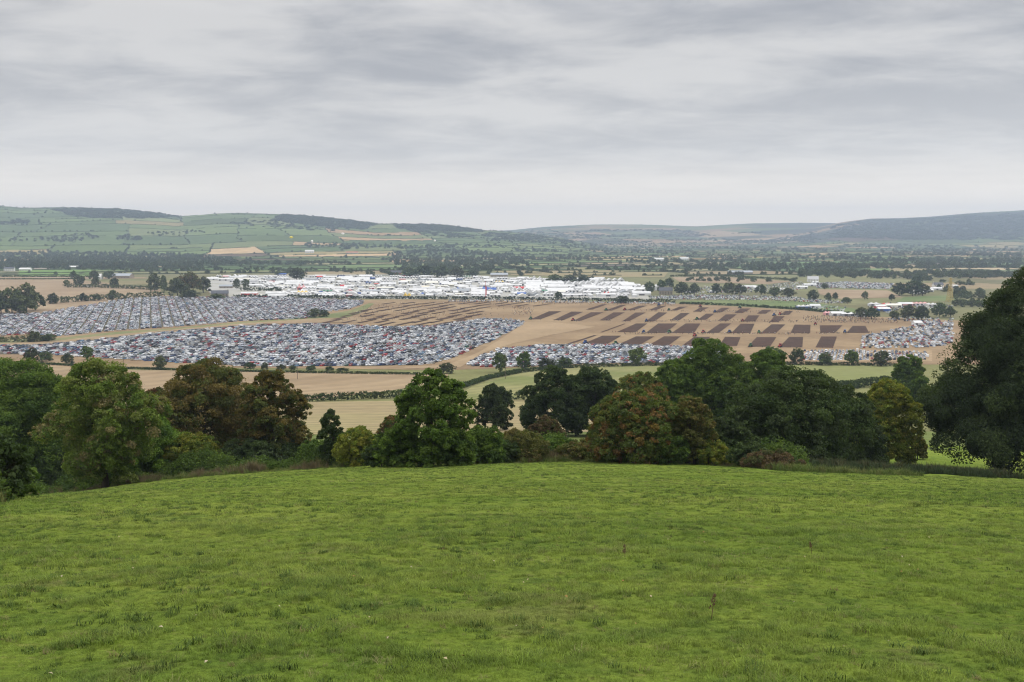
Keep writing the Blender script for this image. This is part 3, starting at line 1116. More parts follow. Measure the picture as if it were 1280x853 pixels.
def puff_colours(C, pal, r, patch):
    p = np.array(PAL[pal]) * BRIGHT.get(pal, 1.2)
    n1 = fbm(C[:, 0] + 31 * r.uniform(), C[:, 2] * 1.3 + C[:, 1] * .7, patch, int(r.integers(1000)), 3)
    k = np.clip(((n1 - .25) / .45 * len(p)), 0, len(p) - .01)
    k = np.clip(k + r.normal(0, .55, len(k)), 0, len(p) - .01).astype(int)
    return p[k] * r.uniform(.82, 1.2, (len(k), 1))


def crown_mesh(name, lobes, pal, r, n_puff=34, per=20, lsize=.24, patch=3.0, bottom=-.25, pr=.26, updir=.45, lai=9.0, clump=False, infill=.62):
    lb = np.array(lobes)
    wid = (lb[:, 0] + lb[:, 3]).max() - (lb[:, 0] - lb[:, 3]).min()
    hgt = (lb[:, 2] + lb[:, 3]).max() - (lb[:, 2] - lb[:, 3]).min()
    want = int(lai * .785 * wid * hgt / lsize ** 2 / per)
    parts, got = [], 0
    while got < want:
        q = crown_puffs(lobes, 40, r, bottom)
        parts.append(q); got += max(len(q[0]), 1)
    C, D, RR, LI = [np.concatenate(z) for z in zip(*parts)]
    sel = r.permutation(len(C))[:want]
    C, D, RR = C[sel], D[sel], RR[sel]
    if clump:
        # rounded leaf clumps: leaves on the outer, upper half of each clump
        nl = int(lai * .785 * wid * hgt / lsize ** 2)
        rc = max(.105 * wid / 2, .32)
        pc_ = max(int(1.25 * 6.28 * rc * rc / lsize ** 2), 12)
        k = min(max(int(nl * (1.24 - infill) / pc_), 20), len(C))
        pk = r.permutation(len(C))[:k]
        cc, dd = C[pk], D[pk]
        colc = puff_colours(cc, pal, r, patch)
        rr_ = rc * r.uniform(.65, 1.3, k)
        cR = np.repeat(cc, pc_, 0); dR = np.repeat(dd, pc_, 0)
        s = sphere_dirs(len(cR), r)
        ax = dR * .75; ax[:, 2] += .75
        fl = (s * ax).sum(1) < -.12 * np.linalg.norm(ax, axis=1)
        s[fl] *= -1
        off = s * (np.repeat(rr_, pc_) * r.uniform(.6, 1.06, len(cR)))[:, None]
        off[:, 2] *= .8
        vA, fA, cA = leaf_cloud(cR + off, s, np.full(len(cR), lsize * .6), 1, lsize, np.repeat(colc, pc_, 0), r, updir=.25)
        m_ = max(int(want * infill), 10)
        C, D, RR = C[:m_], D[:m_], RR[:m_]
        want = m_
    ni = int(want * (.14 if not clump else .35))
    li = r.integers(0, len(lobes), ni)
    cen = lb[:, :3].mean(0)
    Ci = cen + (lb[li, :3] - cen) * r.uniform(.35, .9, (ni, 1)) + r.normal(0, .45, (ni, 3)) * lb[li, 3:4]
    C = np.concatenate([C, Ci]); D = np.concatenate([D, sphere_dirs(ni, r)]); RR = np.concatenate([RR, lb[li, 3] * 1.5])
    cols = puff_colours(C, pal, r, patch)
    v, f, col = leaf_cloud(C, D, np.maximum(RR * pr * (.85 if clump else 1), lsize * 1.2), per, lsize, cols, r, updir=updir)
    if clump:
        f = np.concatenate([fA, f + len(vA)]); v = np.concatenate([vA, v]); col = np.concatenate([cA, col])
    me = mesh_np(name, v, f)
    face_colour(me, 'leaf_colour', col)
    return me


def trunk_builder(H, zb, Rw, lobes, r, rad=None, n_limbs=12, multi=1):
    t = MB()
    rad = rad or max(H * .024, .12)
    top = zb + (H - zb) * .62
    for m in range(multi):
        lean = Vector((r.normal(0, .03), r.normal(0, .03), 0)) * H
        bx = Vector((r.uniform(-1, 1), r.uniform(-1, 1), 0)) * (Rw * .25 if multi > 1 else 0)
        pts, rads = [], []
        for k in range(7):
            s = k / 6
            pts.append(bx + lean * s + Vector((r.normal(0, .01) * H * s, r.normal(0, .01) * H * s, -.4 + (top + .4) * s)))
            rads.append(rad * (1.35 - .35 * min(s * 5, 1)) * (1 - .72 * s))
        t.tube(pts, rads, 8)
        order = r.permutation(len(lobes))[:n_limbs]
        for j in order:
            x, y, z, rr = lobes[j]
            s0 = r.uniform(.35, .95)
            k = min(int(s0 * 6), 5)
            a = pts[k]
            e = Vector((x, y, z + rr * .2))
            if e.z < a.z - 1:
                continue
            mid = a.lerp(e, .5) + Vector((0, 0, -.06 * H * .3))
            br = rads[k] * .5
            t.tube([a, mid, e], [br, br * .6, br * .2], 5)
    return t


def make_tree(name, label, cat, base, H, Rw, zb, style, pal, seed, group=None, n_lobes=None, n_puff=34, per=20, lsize=.24, sx=1.0, sy=1.0,
              multi=1, patch=3.0, bottom=-.25, extra=None, limbs=12, pr=.26, trunk_rad=None, lai=None, infill=.62):
    r = np.random.default_rng(seed)
    root = empty(name, base, 0)
    tag(root, label, cat, group)
    lobes = make_lobes(H, Rw, zb, style, r, n_lobes)
    lobes = [(x * sx, y * sy, z, q) for x, y, z, q in lobes]
    if extra:      # a heavy skirt of low boughs
        for k in range(extra):
            a = k * 2 * math.pi / extra + r.uniform(-.1, .1)
            q = Rw * r.uniform(.15, .21)
            rad_ = Rw * r.uniform(.72, .90)
            lobes.append((rad_ * math.cos(a), rad_ * math.sin(a), zb + q * .75 + r.uniform(0, .22) * (H - zb), q))
    me = crown_mesh('crown', lobes, pal, r, n_puff, per, lsize, patch, bottom, pr, lai=lai or {'airy': 9.0}.get(style, 11.5), clump=True, infill=infill)
    link('crown', me, [LEAF], root)
    trunk_builder(H, zb, Rw, lobes, r, trunk_rad, limbs, multi).build('trunk' if style != 'bush' else 'stems', BARK, root)
    return root


def tree_px(name, label, cat, cx, top, bot, width, base_py, style, pal, seed, y=None, **kw):
    """A tree from where its crown stands in the photograph: centre, top, lowest leaves, width and the row of its foot (or its distance y)."""
    if y is None:
        b0 = on_ground(cx, base_py)
    else:
        d = ray(cx, base_py); b0 = Vector((d[0] / d[1] * y, y, 0))
        b0.z = float(ground(b0.x, b0.y))
    y = b0.y
    ztop = at_dist(cx, top, y).z
    zbot = at_dist(cx, bot, y).z
    H = ztop - b0.z
    Rw = width / 2 / F * y * 1.10
    return make_tree(name, label, cat, (b0.x, b0.y, b0.z - .05), H, Rw, max(zbot - b0.z, .1), style, pal, seed, **kw)


NEAR = 'trees and bushes along the meadow hedge'
T = lambda *a, **k: tree_px(*a, group=NEAR, **k)
# left mass
T('ash_tree', 'big green ash at the left edge of the picture, beside the lighter airy tree', 'tree', 24, 446, 612, 168, 622, 'dome', 'green', 1, sy=.9, n_lobes=60, lsize=.17, per=22, n_puff=44, bottom=-.5)
T('ash_tree', 'airy yellow-green tree with thin top between the left ash and the rusty tree', 'tree', 132, 444, 604, 134, 611, 'airy', 'airy', 2, n_lobes=52, lsize=.15, per=15, n_puff=38, bottom=-.5)
T('field_maple', 'lower bright green tree leaning in front of the airy ash', 'tree', 172, 505, 602, 112, 604, 'dome', 'bright', 3, n_lobes=36, lsize=.15, per=20, n_puff=36, bottom=-.6)
T('sycamore_tree', 'broad bronze-green sycamore with a wide rounded crown on the left', 'tree', 258, 449, 588, 160, 588, 'broad', 'bronze', 4, n_lobes=64, infill=.45, lsize=.17, per=22, n_puff=40, patch=3.5, bottom=-.5)
T('sycamore_tree', 'narrower dark bronze sycamore at the right end of the left tree mass', 'tree', 342, 461, 584, 88, 583, 'broad', 'bronze', 5, n_lobes=48, infill=.45, lsize=.17, per=22, n_puff=36, bottom=-.5)
T('copper_tree', 'small rust red tree in front of the broad bronze sycamore', 'tree', 197, 484, 575, 62, 594, 'dome', 'rust', 6, n_lobes=30, lsize=.15, per=20, n_puff=34, bottom=-.5)
T('hazel_bush', 'yellowish green bush at the foot of the broad bronze sycamore', 'bush', 238, 540, 590, 80, 595, 'bush', 'yellow', 7, multi=3, lsize=.14, per=20, n_puff=32, bottom=-.6)
T('hazel_bush', 'dark green bush filling the gap under the left ash', 'bush', 80, 560, 612, 110, 613, 'bush', 'dark', 8, multi=3, lsize=.15, per=18, n_puff=30, bottom=-.6)
T('hazel_bush', 'dark bush under the narrower bronze sycamore', 'bush', 330, 545, 586, 100, 585, 'bush', 'dark', 9, multi=3, lsize=.15, per=18, n_puff=30, bottom=-.6)
T('hawthorn_bush', 'dark bush at the far left picture edge under the ash', 'bush', -8, 540, 620, 80, 628, 'bush', 'dark', 10, multi=3, lsize=.15, per=18, n_puff=30, bottom=-.6)
# the gap and the middle
T('holly_tree', 'slim dark holly standing by itself right of the left tree mass', 'tree', 415, 512, 583, 34, 583, 'broad', 'dark', 11, n_lobes=30, lsize=.12, per=20, n_puff=30, bottom=-.6)
T('elder_bush', 'yellow-green bush right of the slim dark holly', 'bush', 450, 532, 584, 62, 583, 'bush', 'yellow', 12, multi=4, lsize=.13, per=18, n_puff=34, bottom=-.6)
T('spindle_bush', 'small orange bush behind the central green tree', 'bush', 490, 518, 570, 30, 560, 'bush', 'autumn', 13, multi=3, lsize=.14, per=16, n_puff=24)
T('oak_tree', 'tall green tree in the middle of the hedge with spreading lower boughs', 'tree', 540, 461, 582, 102, 583, 'broad', 'green', 14, n_lobes=64, infill=.45, lsize=.16, per=22, n_puff=40, bottom=-.5)
T('hawthorn_bush', 'dense green bush at the left foot of the central green tree', 'bush', 498, 532, 584, 60, 584, 'bush', 'green', 15, multi=3, lsize=.13, per=18, n_puff=34, bottom=-.6)
T('hornbeam_tree', 'small dark rounded tree behind, right of the central green tree', 'tree', 617, 479, 536, 46, 538, 'dome', 'deep', 16, n_lobes=34, lsize=.24, per=18, n_puff=28, bottom=-.5)
T('hawthorn_bush', 'green bush between the central tree and the round olive bush', 'bush', 602, 530, 580, 60, 579, 'bush', 'green', 17, multi=3, lsize=.13, per=18, n_puff=34, bottom=-.6)
T('willow_bush', 'round olive brown bush left of the autumn tree', 'bush', 650, 536, 578, 66, 577, 'bush', 'olive', 18, multi=4, lsize=.12, per=18, n_puff=36, bottom=-.6)
T('spindle_bush', 'pinkish brown bush behind the round olive bush', 'bush', 684, 518, 572, 44, 571, 'bush', 'pinkish', 19, multi=3, lsize=.13, per=16, n_puff=30, bottom=-.5)
T('willow_bush', 'low olive bush at the left foot of the autumn tree', 'bush', 738, 546, 577, 50, 576, 'bush', 'olive', 20, multi=3, lsize=.12, per=18, n_puff=30, bottom=-.6)
T('hawthorn_bush', 'low green bush between the olive bushes', 'bush', 700, 545, 577, 56, 576, 'bush', 'green', 21, multi=3, lsize=.12, per=18, n_puff=30, bottom=-.6)
for k, (cx_, t_, w_, b_, p_, l_) in enumerate(((566, 545, 44, 582, 'green', 'green bush right at the foot of the central green tree'), (628, 548, 46, 578, 'dark', 'dark low bush left of the round olive bush'),
        (718, 552, 44, 577, 'olive', 'olive brown bush right between the low green bushes'), (764, 548, 50, 578, 'green', 'green bush at the left foot of the orange autumn tree'),
        (836, 540, 54, 581, 'green', 'dense green bush between the autumn tree and the willow'), (885, 548, 50, 582, 'yellow', 'yellowish bush right of the willow foot'),
        (392, 548, 40, 583, 'green', 'green bush filling the gap right of the left tree mass'), (475, 552, 40, 584, 'dark', 'dark low bush right of the yellow-green bush'),
        (150, 570, 70, 606, 'green', 'green bush under the airy yellow-green tree'), (290, 560, 70, 589, 'bronze', 'brownish bush at the foot of the broad bronze sycamore'),
        (10, 575, 70, 626, 'green', 'green bush low at the left picture edge'), (940, 552, 56, 585, 'dark', 'dark bush left of the brownish bramble bush'))):
    T('hawthorn_bush', l_, 'bush', cx_, t_, b_ + 1, w_, b_, 'bush', p_, 80 + k, multi=3, lsize=.125, bottom=-.6)
# centre right
T('lime_tree', 'dark green rounded tree at the left of the centre right mass', 'tree', 692, 457, 540, 74, 545, 'broad', 'dark', 22, n_lobes=44, lsize=.21, per=20, n_puff=34, bottom=-.5)
T('lime_tree', 'dark green tree standing close right of the first dark one', 'tree', 742, 458, 542, 80, 545, 'broad', 'dark', 23, n_lobes=44, lsize=.21, per=20, n_puff=34, bottom=-.5)
T('maple_tree', 'orange and green autumn tree in the centre right mass', 'tree', 792, 484, 578, 116, 580, 'dome', 'autumn', 24, n_lobes=50, infill=.45, lsize=.15, per=20, n_puff=40, patch=2.6, bottom=-.5)
T('maple_tree', 'taller amber tinted tree behind the orange autumn tree', 'tree', 800, 464, 560, 86, 562, 'dome', 'autumn', 25, n_lobes=40, lsize=.18, per=20, n_puff=34, patch=4, bottom=-.5)
T('willow_tree', 'olive tan willow with upright sprays right of the autumn tree', 'tree', 862, 494, 579, 64, 581, 'airy', 'olive', 26, n_lobes=44, lsize=.13, per=17, n_puff=38, bottom=-.7, multi=3)
T('beech_tree', 'tall green tree topping the hedge behind the willow', 'tree', 888, 421, 545, 92, 548, 'dome', 'green', 27, n_lobes=54, infill=.45, lsize=.22, per=20, n_puff=36, bottom=-.5)
T('beech_tree', 'green tree lower at the left of the tallest hedge tree', 'tree', 842, 446, 545, 66, 550, 'dome', 'green', 28, n_lobes=44, lsize=.21, per=20, n_puff=34, bottom=-.5)
T('beech_tree', 'green tree at the right of the tallest hedge tree, before the ploughed plots', 'tree', 956, 436, 552, 76, 552, 'dome', 'green', 29, n_lobes=46, lsize=.21, per=18, n_puff=32, bottom=-.5)
T('sycamore_tree', 'massive dark sycamore with a wide crown right of the willow', 'tree', 985, 456, 580, 176, 581, 'broad', 'dark', 30, n_lobes=76, infill=.45, lsize=.18, per=22, n_puff=42, bottom=-.45)
T('sycamore_tree', 'dark lower sycamore dome joined to the massive dark sycamore, on its right', 'tree', 1054, 482, 580, 92, 581, 'broad', 'deep', 31, n_lobes=50, infill=.45, lsize=.18, per=22, n_puff=38, bottom=-.45)
T('aspen_tree', 'yellow-green tree glowing at the right of the dark sycamores', 'tree', 1108, 471, 582, 76, 582, 'dome', 'yellow', 32, n_lobes=48, lsize=.15, per=18, n_puff=38, bottom=-.6)
T('hawthorn_bush', 'tall dark green bush between the willow and the massive sycamore', 'bush', 905, 520, 580, 60, 581, 'bush', 'dark', 33, multi=3, lsize=.15, per=18, n_puff=34, bottom=-.6)
T('bramble_bush', 'brownish bramble bush at the foot of the massive dark sycamore', 'bush', 966, 563, 588, 66, 587, 'bush', 'pinkish', 34, multi=5, lsize=.10, per=18, n_puff=34, bottom=-.6)
T('alder_tree', 'green tree lower down the slope behind the yellow-green tree', 'tree', 1135, 442, 500, 42, 512, 'dome', 'green', 35, n_lobes=34, lsize=.32, per=16, n_puff=26, bottom=-.5)
T('alder_tree', 'smaller grey green tree lower down beside the giant sycamore', 'tree', 1148, 470, 512, 30, 520, 'dome', 'green', 36, n_lobes=30, lsize=.28, per=16, n_puff=26, bottom=-.5)
T('elder_bush', 'pale green bush at the left foot of the giant dark sycamore', 'bush', 1146, 545, 575, 26, 574, 'bush', 'olive', 37, multi=3, lsize=.13, per=16, n_puff=26, bottom=-.6)
# the giant on the right
T('sycamore_tree', 'giant dark sycamore cut by the right edge of the picture', 'tree', 1302, 334, 571, 256, 598, 'broad', 'deep', 38, n_lobes=110, lsize=.19, per=24, n_puff=46, bottom=-.75, limbs=22, extra=40, lai=15, infill=.30)

# ---------------------------------------------------------------- hedges
def hedge(name, label, px_path, h, w, pal, seed, lsize, dens, level=0.0, group=None, cat='hedge', world=None):
    r = np.random.default_rng(seed)
    pts = [on_ground(*q) for q in px_path] if world is None else world
    C = []
    for a, b_ in zip(pts[:-1], pts[1:]):
        L = math.hypot(b_.x - a.x, b_.y - a.y)
        n = max(int(L * dens), 3)
        t = r.uniform(0, 1, n)
        nx, ny = -(b_.y - a.y) / L, (b_.x - a.x) / L
        ang = r.uniform(-.25 * math.pi, 1.25 * math.pi, n)
        hh = h * (.72 + .5 * fbm(a.x + t * (b_.x - a.x), a.y + t * (b_.y - a.y), 9, seed, 3)) * 1.05
        o_ = np.cos(ang) * w / 2 * r.uniform(.6, 1.05, n)
        z = np.maximum(hh * (.5 + .5 * np.sin(ang)) * r.uniform(.75, 1.02, n), 0.05)
        x = a.x + t * (b_.x - a.x) + nx * o_; y = a.y + t * (b_.y - a.y) + ny * o_
        C.append(np.stack([x, y, ground(x, y) + z], -1))
    C = np.concatenate(C)
    o = C.mean(0); o[2] = float(ground(o[0], o[1]))
    C = C - o
    D = np.tile([0, 0, .4], (len(C), 1))
    cols = puff_colours(C, pal, r, 6)
    v, f, col = leaf_cloud(C, D, np.full(len(C), lsize * 1.5), 12, lsize, cols, r)
    me = mesh_np(name, v, f)
    face_colour(me, 'leaf_colour', col)
    ob = link(name, me, [LEAF])
    ob.location = o
    tag(ob, label, cat, group)
    return ob


HG = 'hedges between the fields'
hedge('hedge', 'clipped dark hedge between the pale stubble and the tan stubble field', [(376, 503), (440, 500), (512, 497)], 3.6, 3.4, 'dark', 51, .30, 14, group=HG)
hedge('hedge', 'short low hedge bush left of the clipped dark hedge gap', [(340, 506), (372, 503)], 3.2, 3.0, 'dark', 52, .30, 14, group=HG)
hedge('hedge', 'dark hedge between pale stubble and mown field in the middle', [(628, 501), (690, 500), (760, 499)], 4.2, 3.5, 'dark', 53, .32, 14, group=HG)
hedge('hedge', 'long low hedge along the foot of the left lower car park', [(-60, 452), (60, 456), (150, 461), (250, 464), (400, 467), (545, 469)], 1.6, 3, 'dark', 54, .32, 8, group=HG)
hedge('hedge', 'dark hedge curving below the middle car strip to the utility pole', [(575, 486), (610, 474), (650, 466), (700, 461), (760, 459)], 2.8, 3.2, 'dark', 55, .34, 9, group=HG)
hedge('hedge', 'straight dark hedge below the right car park', [(760, 458.5), (860, 456.5), (990, 456), (1120, 458)], 2.4, 3.2, 'dark', 56, .34, 9, group=HG)
hedge('hedge', 'dark hedge under the pale meadow beside the yellow-green tree', [(1040, 490), (1075, 485), (1120, 481)], 5.0, 4.0, 'dark', 57, .36, 12, group=HG)
hedge('hedge', 'thin dark hedge along the front of the white tents', [(292, 372.3), (340, 372), (440, 373.6), (560, 374.6), (700, 375.6), (845, 378.4)], 4.5, 4, 'deep', 58, .8, 2.4, group=HG)
hedge('hedge', 'dark hedge behind the ploughing plots on the right', [(850, 380.2), (930, 383), (1000, 387.6), (1066, 394)], 3.2, 4, 'dark', 59, .8, 2.4, group=HG)
hedge('hedge', 'row of rough hedge bushes below the tan field on the far left', [(62, 380), (100, 377), (150, 374.5), (205, 371)], 9.0, 8, 'far', 60, .9, 2.6, group=HG)
hedge('hedge', 'thin dark hedge line across the large tan field', [(-40, 349.8), (95, 349.3)], 2.6, 4, 'far', 61, .9, 1.8, group=HG)
hedge('hedge', 'hedge along the farm lane below the white gabled house', [(80, 359.5), (140, 360.5), (200, 363)], 7, 7, 'far', 62, .9, 2.2, group=HG)
hedge('hedge', 'low rough hedge in the grass strip on the left edge between car parks', [(-30, 428), (30, 428), (70, 425.5)], 5.5, 6, 'far', 63, .6, 5, group=HG)
hedge('hedge', 'long dark hedge at the back of the white tents', [(-30, 346.3), (115, 346.8)], 4, 5, 'far', 64, 1.0, 1.6, group=HG)
hedge('hedge', 'dark hedge beyond the tan field right of the tents', [(838, 346), (905, 345.6), (995, 351)], 4, 5, 'far', 65, 1.0, 1.6, group=HG)
hedge('hedge', 'hedge dividing the show tents near the red canopy', [(300, 363.5), (352, 364)], 6, 6, 'deep', 66, .9, 2.0, group=HG)

# rank strip along the near hedge: weeds on a bank, dead grass, undergrowth
r = np.random.default_rng(70)
us = r.uniform(-.60, .55, 11000)
yy = np.interp(us, _hu, _hd) + r.normal(.6, 1.0, len(us))
xs = us * yy
px_h, py_h = proj(xs, yy, ground(xs, yy))
dens = np.where((px_h > 60) & (px_h < 480), 1, np.where((px_h > 560) & (px_h < 780), 1, np.where(px_h < 60, .7, .35)))
dens = np.where(px_h > 985, .0, dens * .8)
m = r.uniform(0, 1, len(xs)) < dens * sstep(.3, .5, fbm(xs, yy, 5, 72, 3))
xs, yy = xs[m], yy[m]
dry = plain('dead grass', (.165, .130, .072), .8, .1, var=.4, vscale=.7)
dgp = [proto(f'dry_{k}', blade_mesh(f'dry_{k}', 34, .95 + .15 * k, .34, .022, .35, 400 + k), [dry]) for k in range(3)]
o = instancer('dry_grass', np.stack([xs, yy, meadow_z(xs, yy)], -1), r.uniform(0, 6.28, len(xs)), r.uniform(.3, .95, len(xs)) * (.45 + sstep(.35, .65, fbm(xs, yy, 2.5, 79, 3))), r.integers(0, 3, len(xs)), dgp)
us2 = r.uniform(-.60, .42, 9000)
y2 = np.interp(us2, _hu, _hd) + r.normal(-.2, 1.1, len(us2)) - 1.6 * np.maximum(fbm(us2 * 100, us2 * 37, 6, 74, 3) - .45, 0) * 4
x2 = us2 * y2
rgm = [plain('rank grass', (.095, .135, .030), .8, .1, var=.4, vscale=.6), plain('pale rank grass', (.17, .18, .06), .8, .1, var=.3, vscale=.6)]
rgp = [proto(f'rank_{k}', blade_mesh(f'rank_{k}', 30, .42 + .1 * k, .3, .022, .6, 450 + k), [rgm[k % 2]]) for k in range(4)]
s2 = r.uniform(.3, .95, len(x2)) * (.4 + 1.1 * sstep(.35, .62, fbm(x2, y2, 2.2, 77, 3)))
o2 = instancer('rank_grass', np.stack([x2, y2, meadow_z(x2, y2)], -1), r.uniform(0, 6.28, len(x2)), s2, r.choice(4, len(x2), p=[.35, .15, .35, .15]), rgp)
tag(o2, 'uneven rank green grass where the pasture meets the hedge', 'grass', kind='stuff')
tag(o, 'tall brown dead grass along the foot of the hedge', 'grass', kind='stuff')
r = np.random.default_rng(73)
bank = [on_ground(*q) for q in [(960, 585), (1040, 587), (1110, 590), (1180, 593), (1252, 597)]]
C = []
for a, b_ in zip(bank[:-1], bank[1:]):
    t = r.uniform(0, 1, 900)
    x = a.x + t * (b_.x - a.x) + r.normal(0, .6, 900); y = a.y + t * (b_.y - a.y) + r.normal(0, 1.6, 900)
    C.append(np.stack([x, y, meadow_z(x, y)], -1))
C = np.concatenate(C)
nm = plain('nettles', (.048, .070, .028), .7, .15, var=.5, vscale=.6)
nm2 = plain('seeding docks', (.075, .075, .035), .8, .1, var=.4, vscale=.8)
npro = [proto(f'nettle_{k}', blade_mesh(f'nettle_{k}', 34, .8 + .2 * k, .4, .06, .4, 430 + k), [nm if k < 3 else nm2]) for k in range(4)]
o = instancer('nettles', C, r.uniform(0, 6.28, len(C)), r.uniform(.35, 1.0, len(C)), r.choice(4, len(C), p=[.3, .3, .3, .1]), npro)
tag(o, 'dark bank of nettles and docks dividing the meadow on the right', 'weeds', kind='stuff')
# undergrowth below the hedge trees
r = np.random.default_rng(75)
us = r.uniform(-.60, .30, 9000)
d0 = np.interp(us, _hu, _hd)
yy = d0 + 3.2 + np.abs(r.normal(0, 3.6, len(us)))
xs = us * yy
hh = r.uniform(0, 1, len(xs)) ** .8 * np.clip(.4 + (yy - d0 - 3) * .6, .4, 2.2) * (.35 + 1.2 * sstep(.3, .62, fbm(xs, yy, 6, 78, 3)))
C = np.stack([xs, yy, ground(xs, yy) + hh], -1)
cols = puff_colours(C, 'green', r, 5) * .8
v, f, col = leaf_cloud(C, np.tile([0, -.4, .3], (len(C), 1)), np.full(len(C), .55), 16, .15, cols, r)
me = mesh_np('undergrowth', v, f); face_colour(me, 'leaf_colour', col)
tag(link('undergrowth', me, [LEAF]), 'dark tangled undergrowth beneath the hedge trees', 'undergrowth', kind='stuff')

# ---------------------------------------------------------------- single trees and shrubs of the valley
def mid_proto(seed, style, pal, lsize=.09):
    """A crown and trunk of unit height, one metre wide, to be scaled."""
    r = np.random.default_rng(seed)
    lob = make_lobes(1.0, .5, .12 if style != 'bush' else .02, style, r, 22)
    me = crown_mesh('crown', lob, pal, r, 22, 9, lsize * .6, .3, -.6, .30, lai=6.5)
    me.materials.append(LEAF_VAR)
    tr_ = trunk_builder(1.0, .12, .5, lob, r, .035, 6).mesh('trunk', [BARK])
    return me, tr_


MIDP = {'round': [mid_proto(500, 'dome', 'far'), mid_proto(501, 'dome', 'dark'), mid_proto(502, 'dome', 'far')],
        'loose': [mid_proto(503, 'airy', 'far'), mid_proto(504, 'airy', 'green')],
        'bush': [mid_proto(505, 'bush', 'dark'), mid_proto(506, 'bush', 'far')],
        'green': [mid_proto(507, 'dome', 'green')],
        'tall': [mid_proto(508, 'column', 'far')],
        'brown': [mid_proto(509, 'dome', 'bronze')],
        'fir': [mid_proto(510, 'pyramid', 'deep')]}
_mk = 0


def valley_tree(kind, label, px, top, base, width, group='trees standing in the valley', cat=None):
    global _mk
    _mk += 1
    c, t = MIDP[kind][_mk % len(MIDP[kind])]
    b0 = on_ground(px, base)
    H = (base - top) / F * b0.y * 1.02
    Wm = width / F * b0.y
    nm = {'bush': 'shrub', 'fir': 'fir_tree', 'tall': 'poplar_tree'}.get(kind, 'tree')
    root = empty(nm, (b0.x, b0.y, b0.z - .1), _mk * 2.4)
    root.scale = (Wm, Wm, H)
    tag(root, label, cat or {'bush': 'shrub'}.get(kind, 'tree'), group)
    a = bpy.data.objects.new('crown', c); COL.objects.link(a); a.parent = root
    if kind != 'bush':
        a = bpy.data.objects.new('trunk', t); COL.objects.link(a); a.parent = root
    return root


V = valley_tree
# dark grove on the left
GR = 'trees of the dark grove at the left'
V('fir', 'dark fir at the left edge of the grove, cut by the picture edge', 2, 366, 392, 26, GR)
V('round', 'dark broad tree forming the left half of the grove', 16, 359, 392, 30, GR)
V('round', 'tallest dark rounded tree in the middle of the left grove', 33, 354, 390, 30, GR)
V('round', 'dark tree at the right end of the left grove', 45, 364, 388, 22, GR)
V('round', 'dark tree low in front of the left grove', 26, 368, 393, 34, GR)
V('round', 'lone round tree at the end of the rough hedge by the upper car park', 141.5, 362.5, 376, 15)
V('bush', 'clipped round shrub in the rough hedge left of the lone round tree', 121, 367, 376, 12)
V('bush', 'shrub in the gap of the rough hedge', 104, 366, 377, 10)
V('bush', 'shrub at the left start of the rough hedge', 66, 366, 380, 14)
V('loose', 'tree by the lane below the bright green pasture', 99, 344, 359, 15)
V('loose', 'smaller tree left of the lane tree', 84, 350, 359, 9)
V('green', 'tree on the edge of the bright green pasture', 92.5, 338.5, 349, 9)
V('round', 'dark tree left of the white gabled house', 118, 337.5, 352, 13)
V('round', 'dark tree between the white gabled house and the grey barn', 136, 338.5, 349, 15)
V('round', 'tree below the white gabled house on the lane', 119.5, 347, 358.5, 11)
V('round', 'tree below the grey barn', 143, 347, 359, 11)
FG = 'big trees around the stone farmhouse'
V('round', 'big dark brown tree left of the pale poplar by the farm', 193, 341, 364, 17, FG)
V('tall', 'pale yellowish poplar between the big farm trees', 205, 343, 366, 9, FG)
V('brown', 'broad brownish tree behind the stone farmhouse', 236, 339, 368, 30, FG)
V('round', 'dark tree left of the stone farmhouse', 222, 347, 371, 24, FG)
V('round', 'dark tree right beside the broad brownish farm tree', 254, 346, 366, 22, FG)
V('bush', 'dark shrub at the left foot of the stone farmhouse', 238, 362, 373, 26, FG)
V('bush', 'dark shrub in front of the stone farmhouse', 272, 367, 374, 22, FG)
V('round', 'round tree among the tents right of the farmhouse', 296, 348, 362, 9)
V('loose', 'paler round tree among the tents beside the dark screen', 307, 349, 360, 11)
V('round', 'big dark tree standing alone before the upper white tents', 372, 334.5, 350.5, 23)
V('bush', 'dark shrub clump standing in the upper left car park', 393, 385, 397, 17)
V('bush', 'dark shrub clump right of the other one in the upper car park', 405, 387, 396.5, 13)
V('bush', 'dark shrub in the grass strip at the left between car parks', 43, 413, 428, 16)
V('bush', 'lower shrub in the grass strip right of the taller one', 60, 417, 427, 16)
V('green', 'tree at the foot of the left car park behind the ash tops', 109, 432, 450, 16)
V('bush', 'dark shrub left below the lower car park', 40, 434, 452, 18)
V('bush', 'low dark shrub right of the first left one below the cars', 57, 439, 452, 18)
V('bush', 'shrub below the lower left car park near the utility pole', 84, 441, 455, 16)
V('bush', 'rounded shrub below the cars left of the bronze sycamore', 200, 444, 462, 16)
HB = 'bushes along the foot of the lower left car park'
for k, (x, t, b_, w) in enumerate(((312, 449, 465, 16), (331, 449, 466, 10), (352, 452, 466, 13), (366, 453, 466.5, 10), (389, 453, 467, 14), (412, 454, 467.5, 12), (428, 456, 468, 16))):
    V('bush', ['dark bush below the cars right of the bronze sycamores', 'narrow upright bush beside it below the cars', 'low bush left of the right utility pole',
               'small bush at the right utility pole', 'bush a little right of the right utility pole', 'second bush right of the right utility pole',
               'long low bush at the right end of the row below the cars'][k], x, t + 3.5, b_ - 4, w, HB)
V('bush', 'green bush left of the worn track end, above the central tree', 558, 453, 467, 22)
CS = 'trees in front of the middle car strip'
V('green', 'round tree at the left of the middle car strip beside the pole', 625, 440, 466, 20, CS)
V('green', 'round tree right of the pole in front of the middle cars', 655, 439, 464, 20, CS)
V('bush', 'low bush in front of the middle cars', 683, 447, 461, 22, CS)
V('bush', 'low dark bush left of the middle strip end tree', 706, 446, 460, 22, CS)
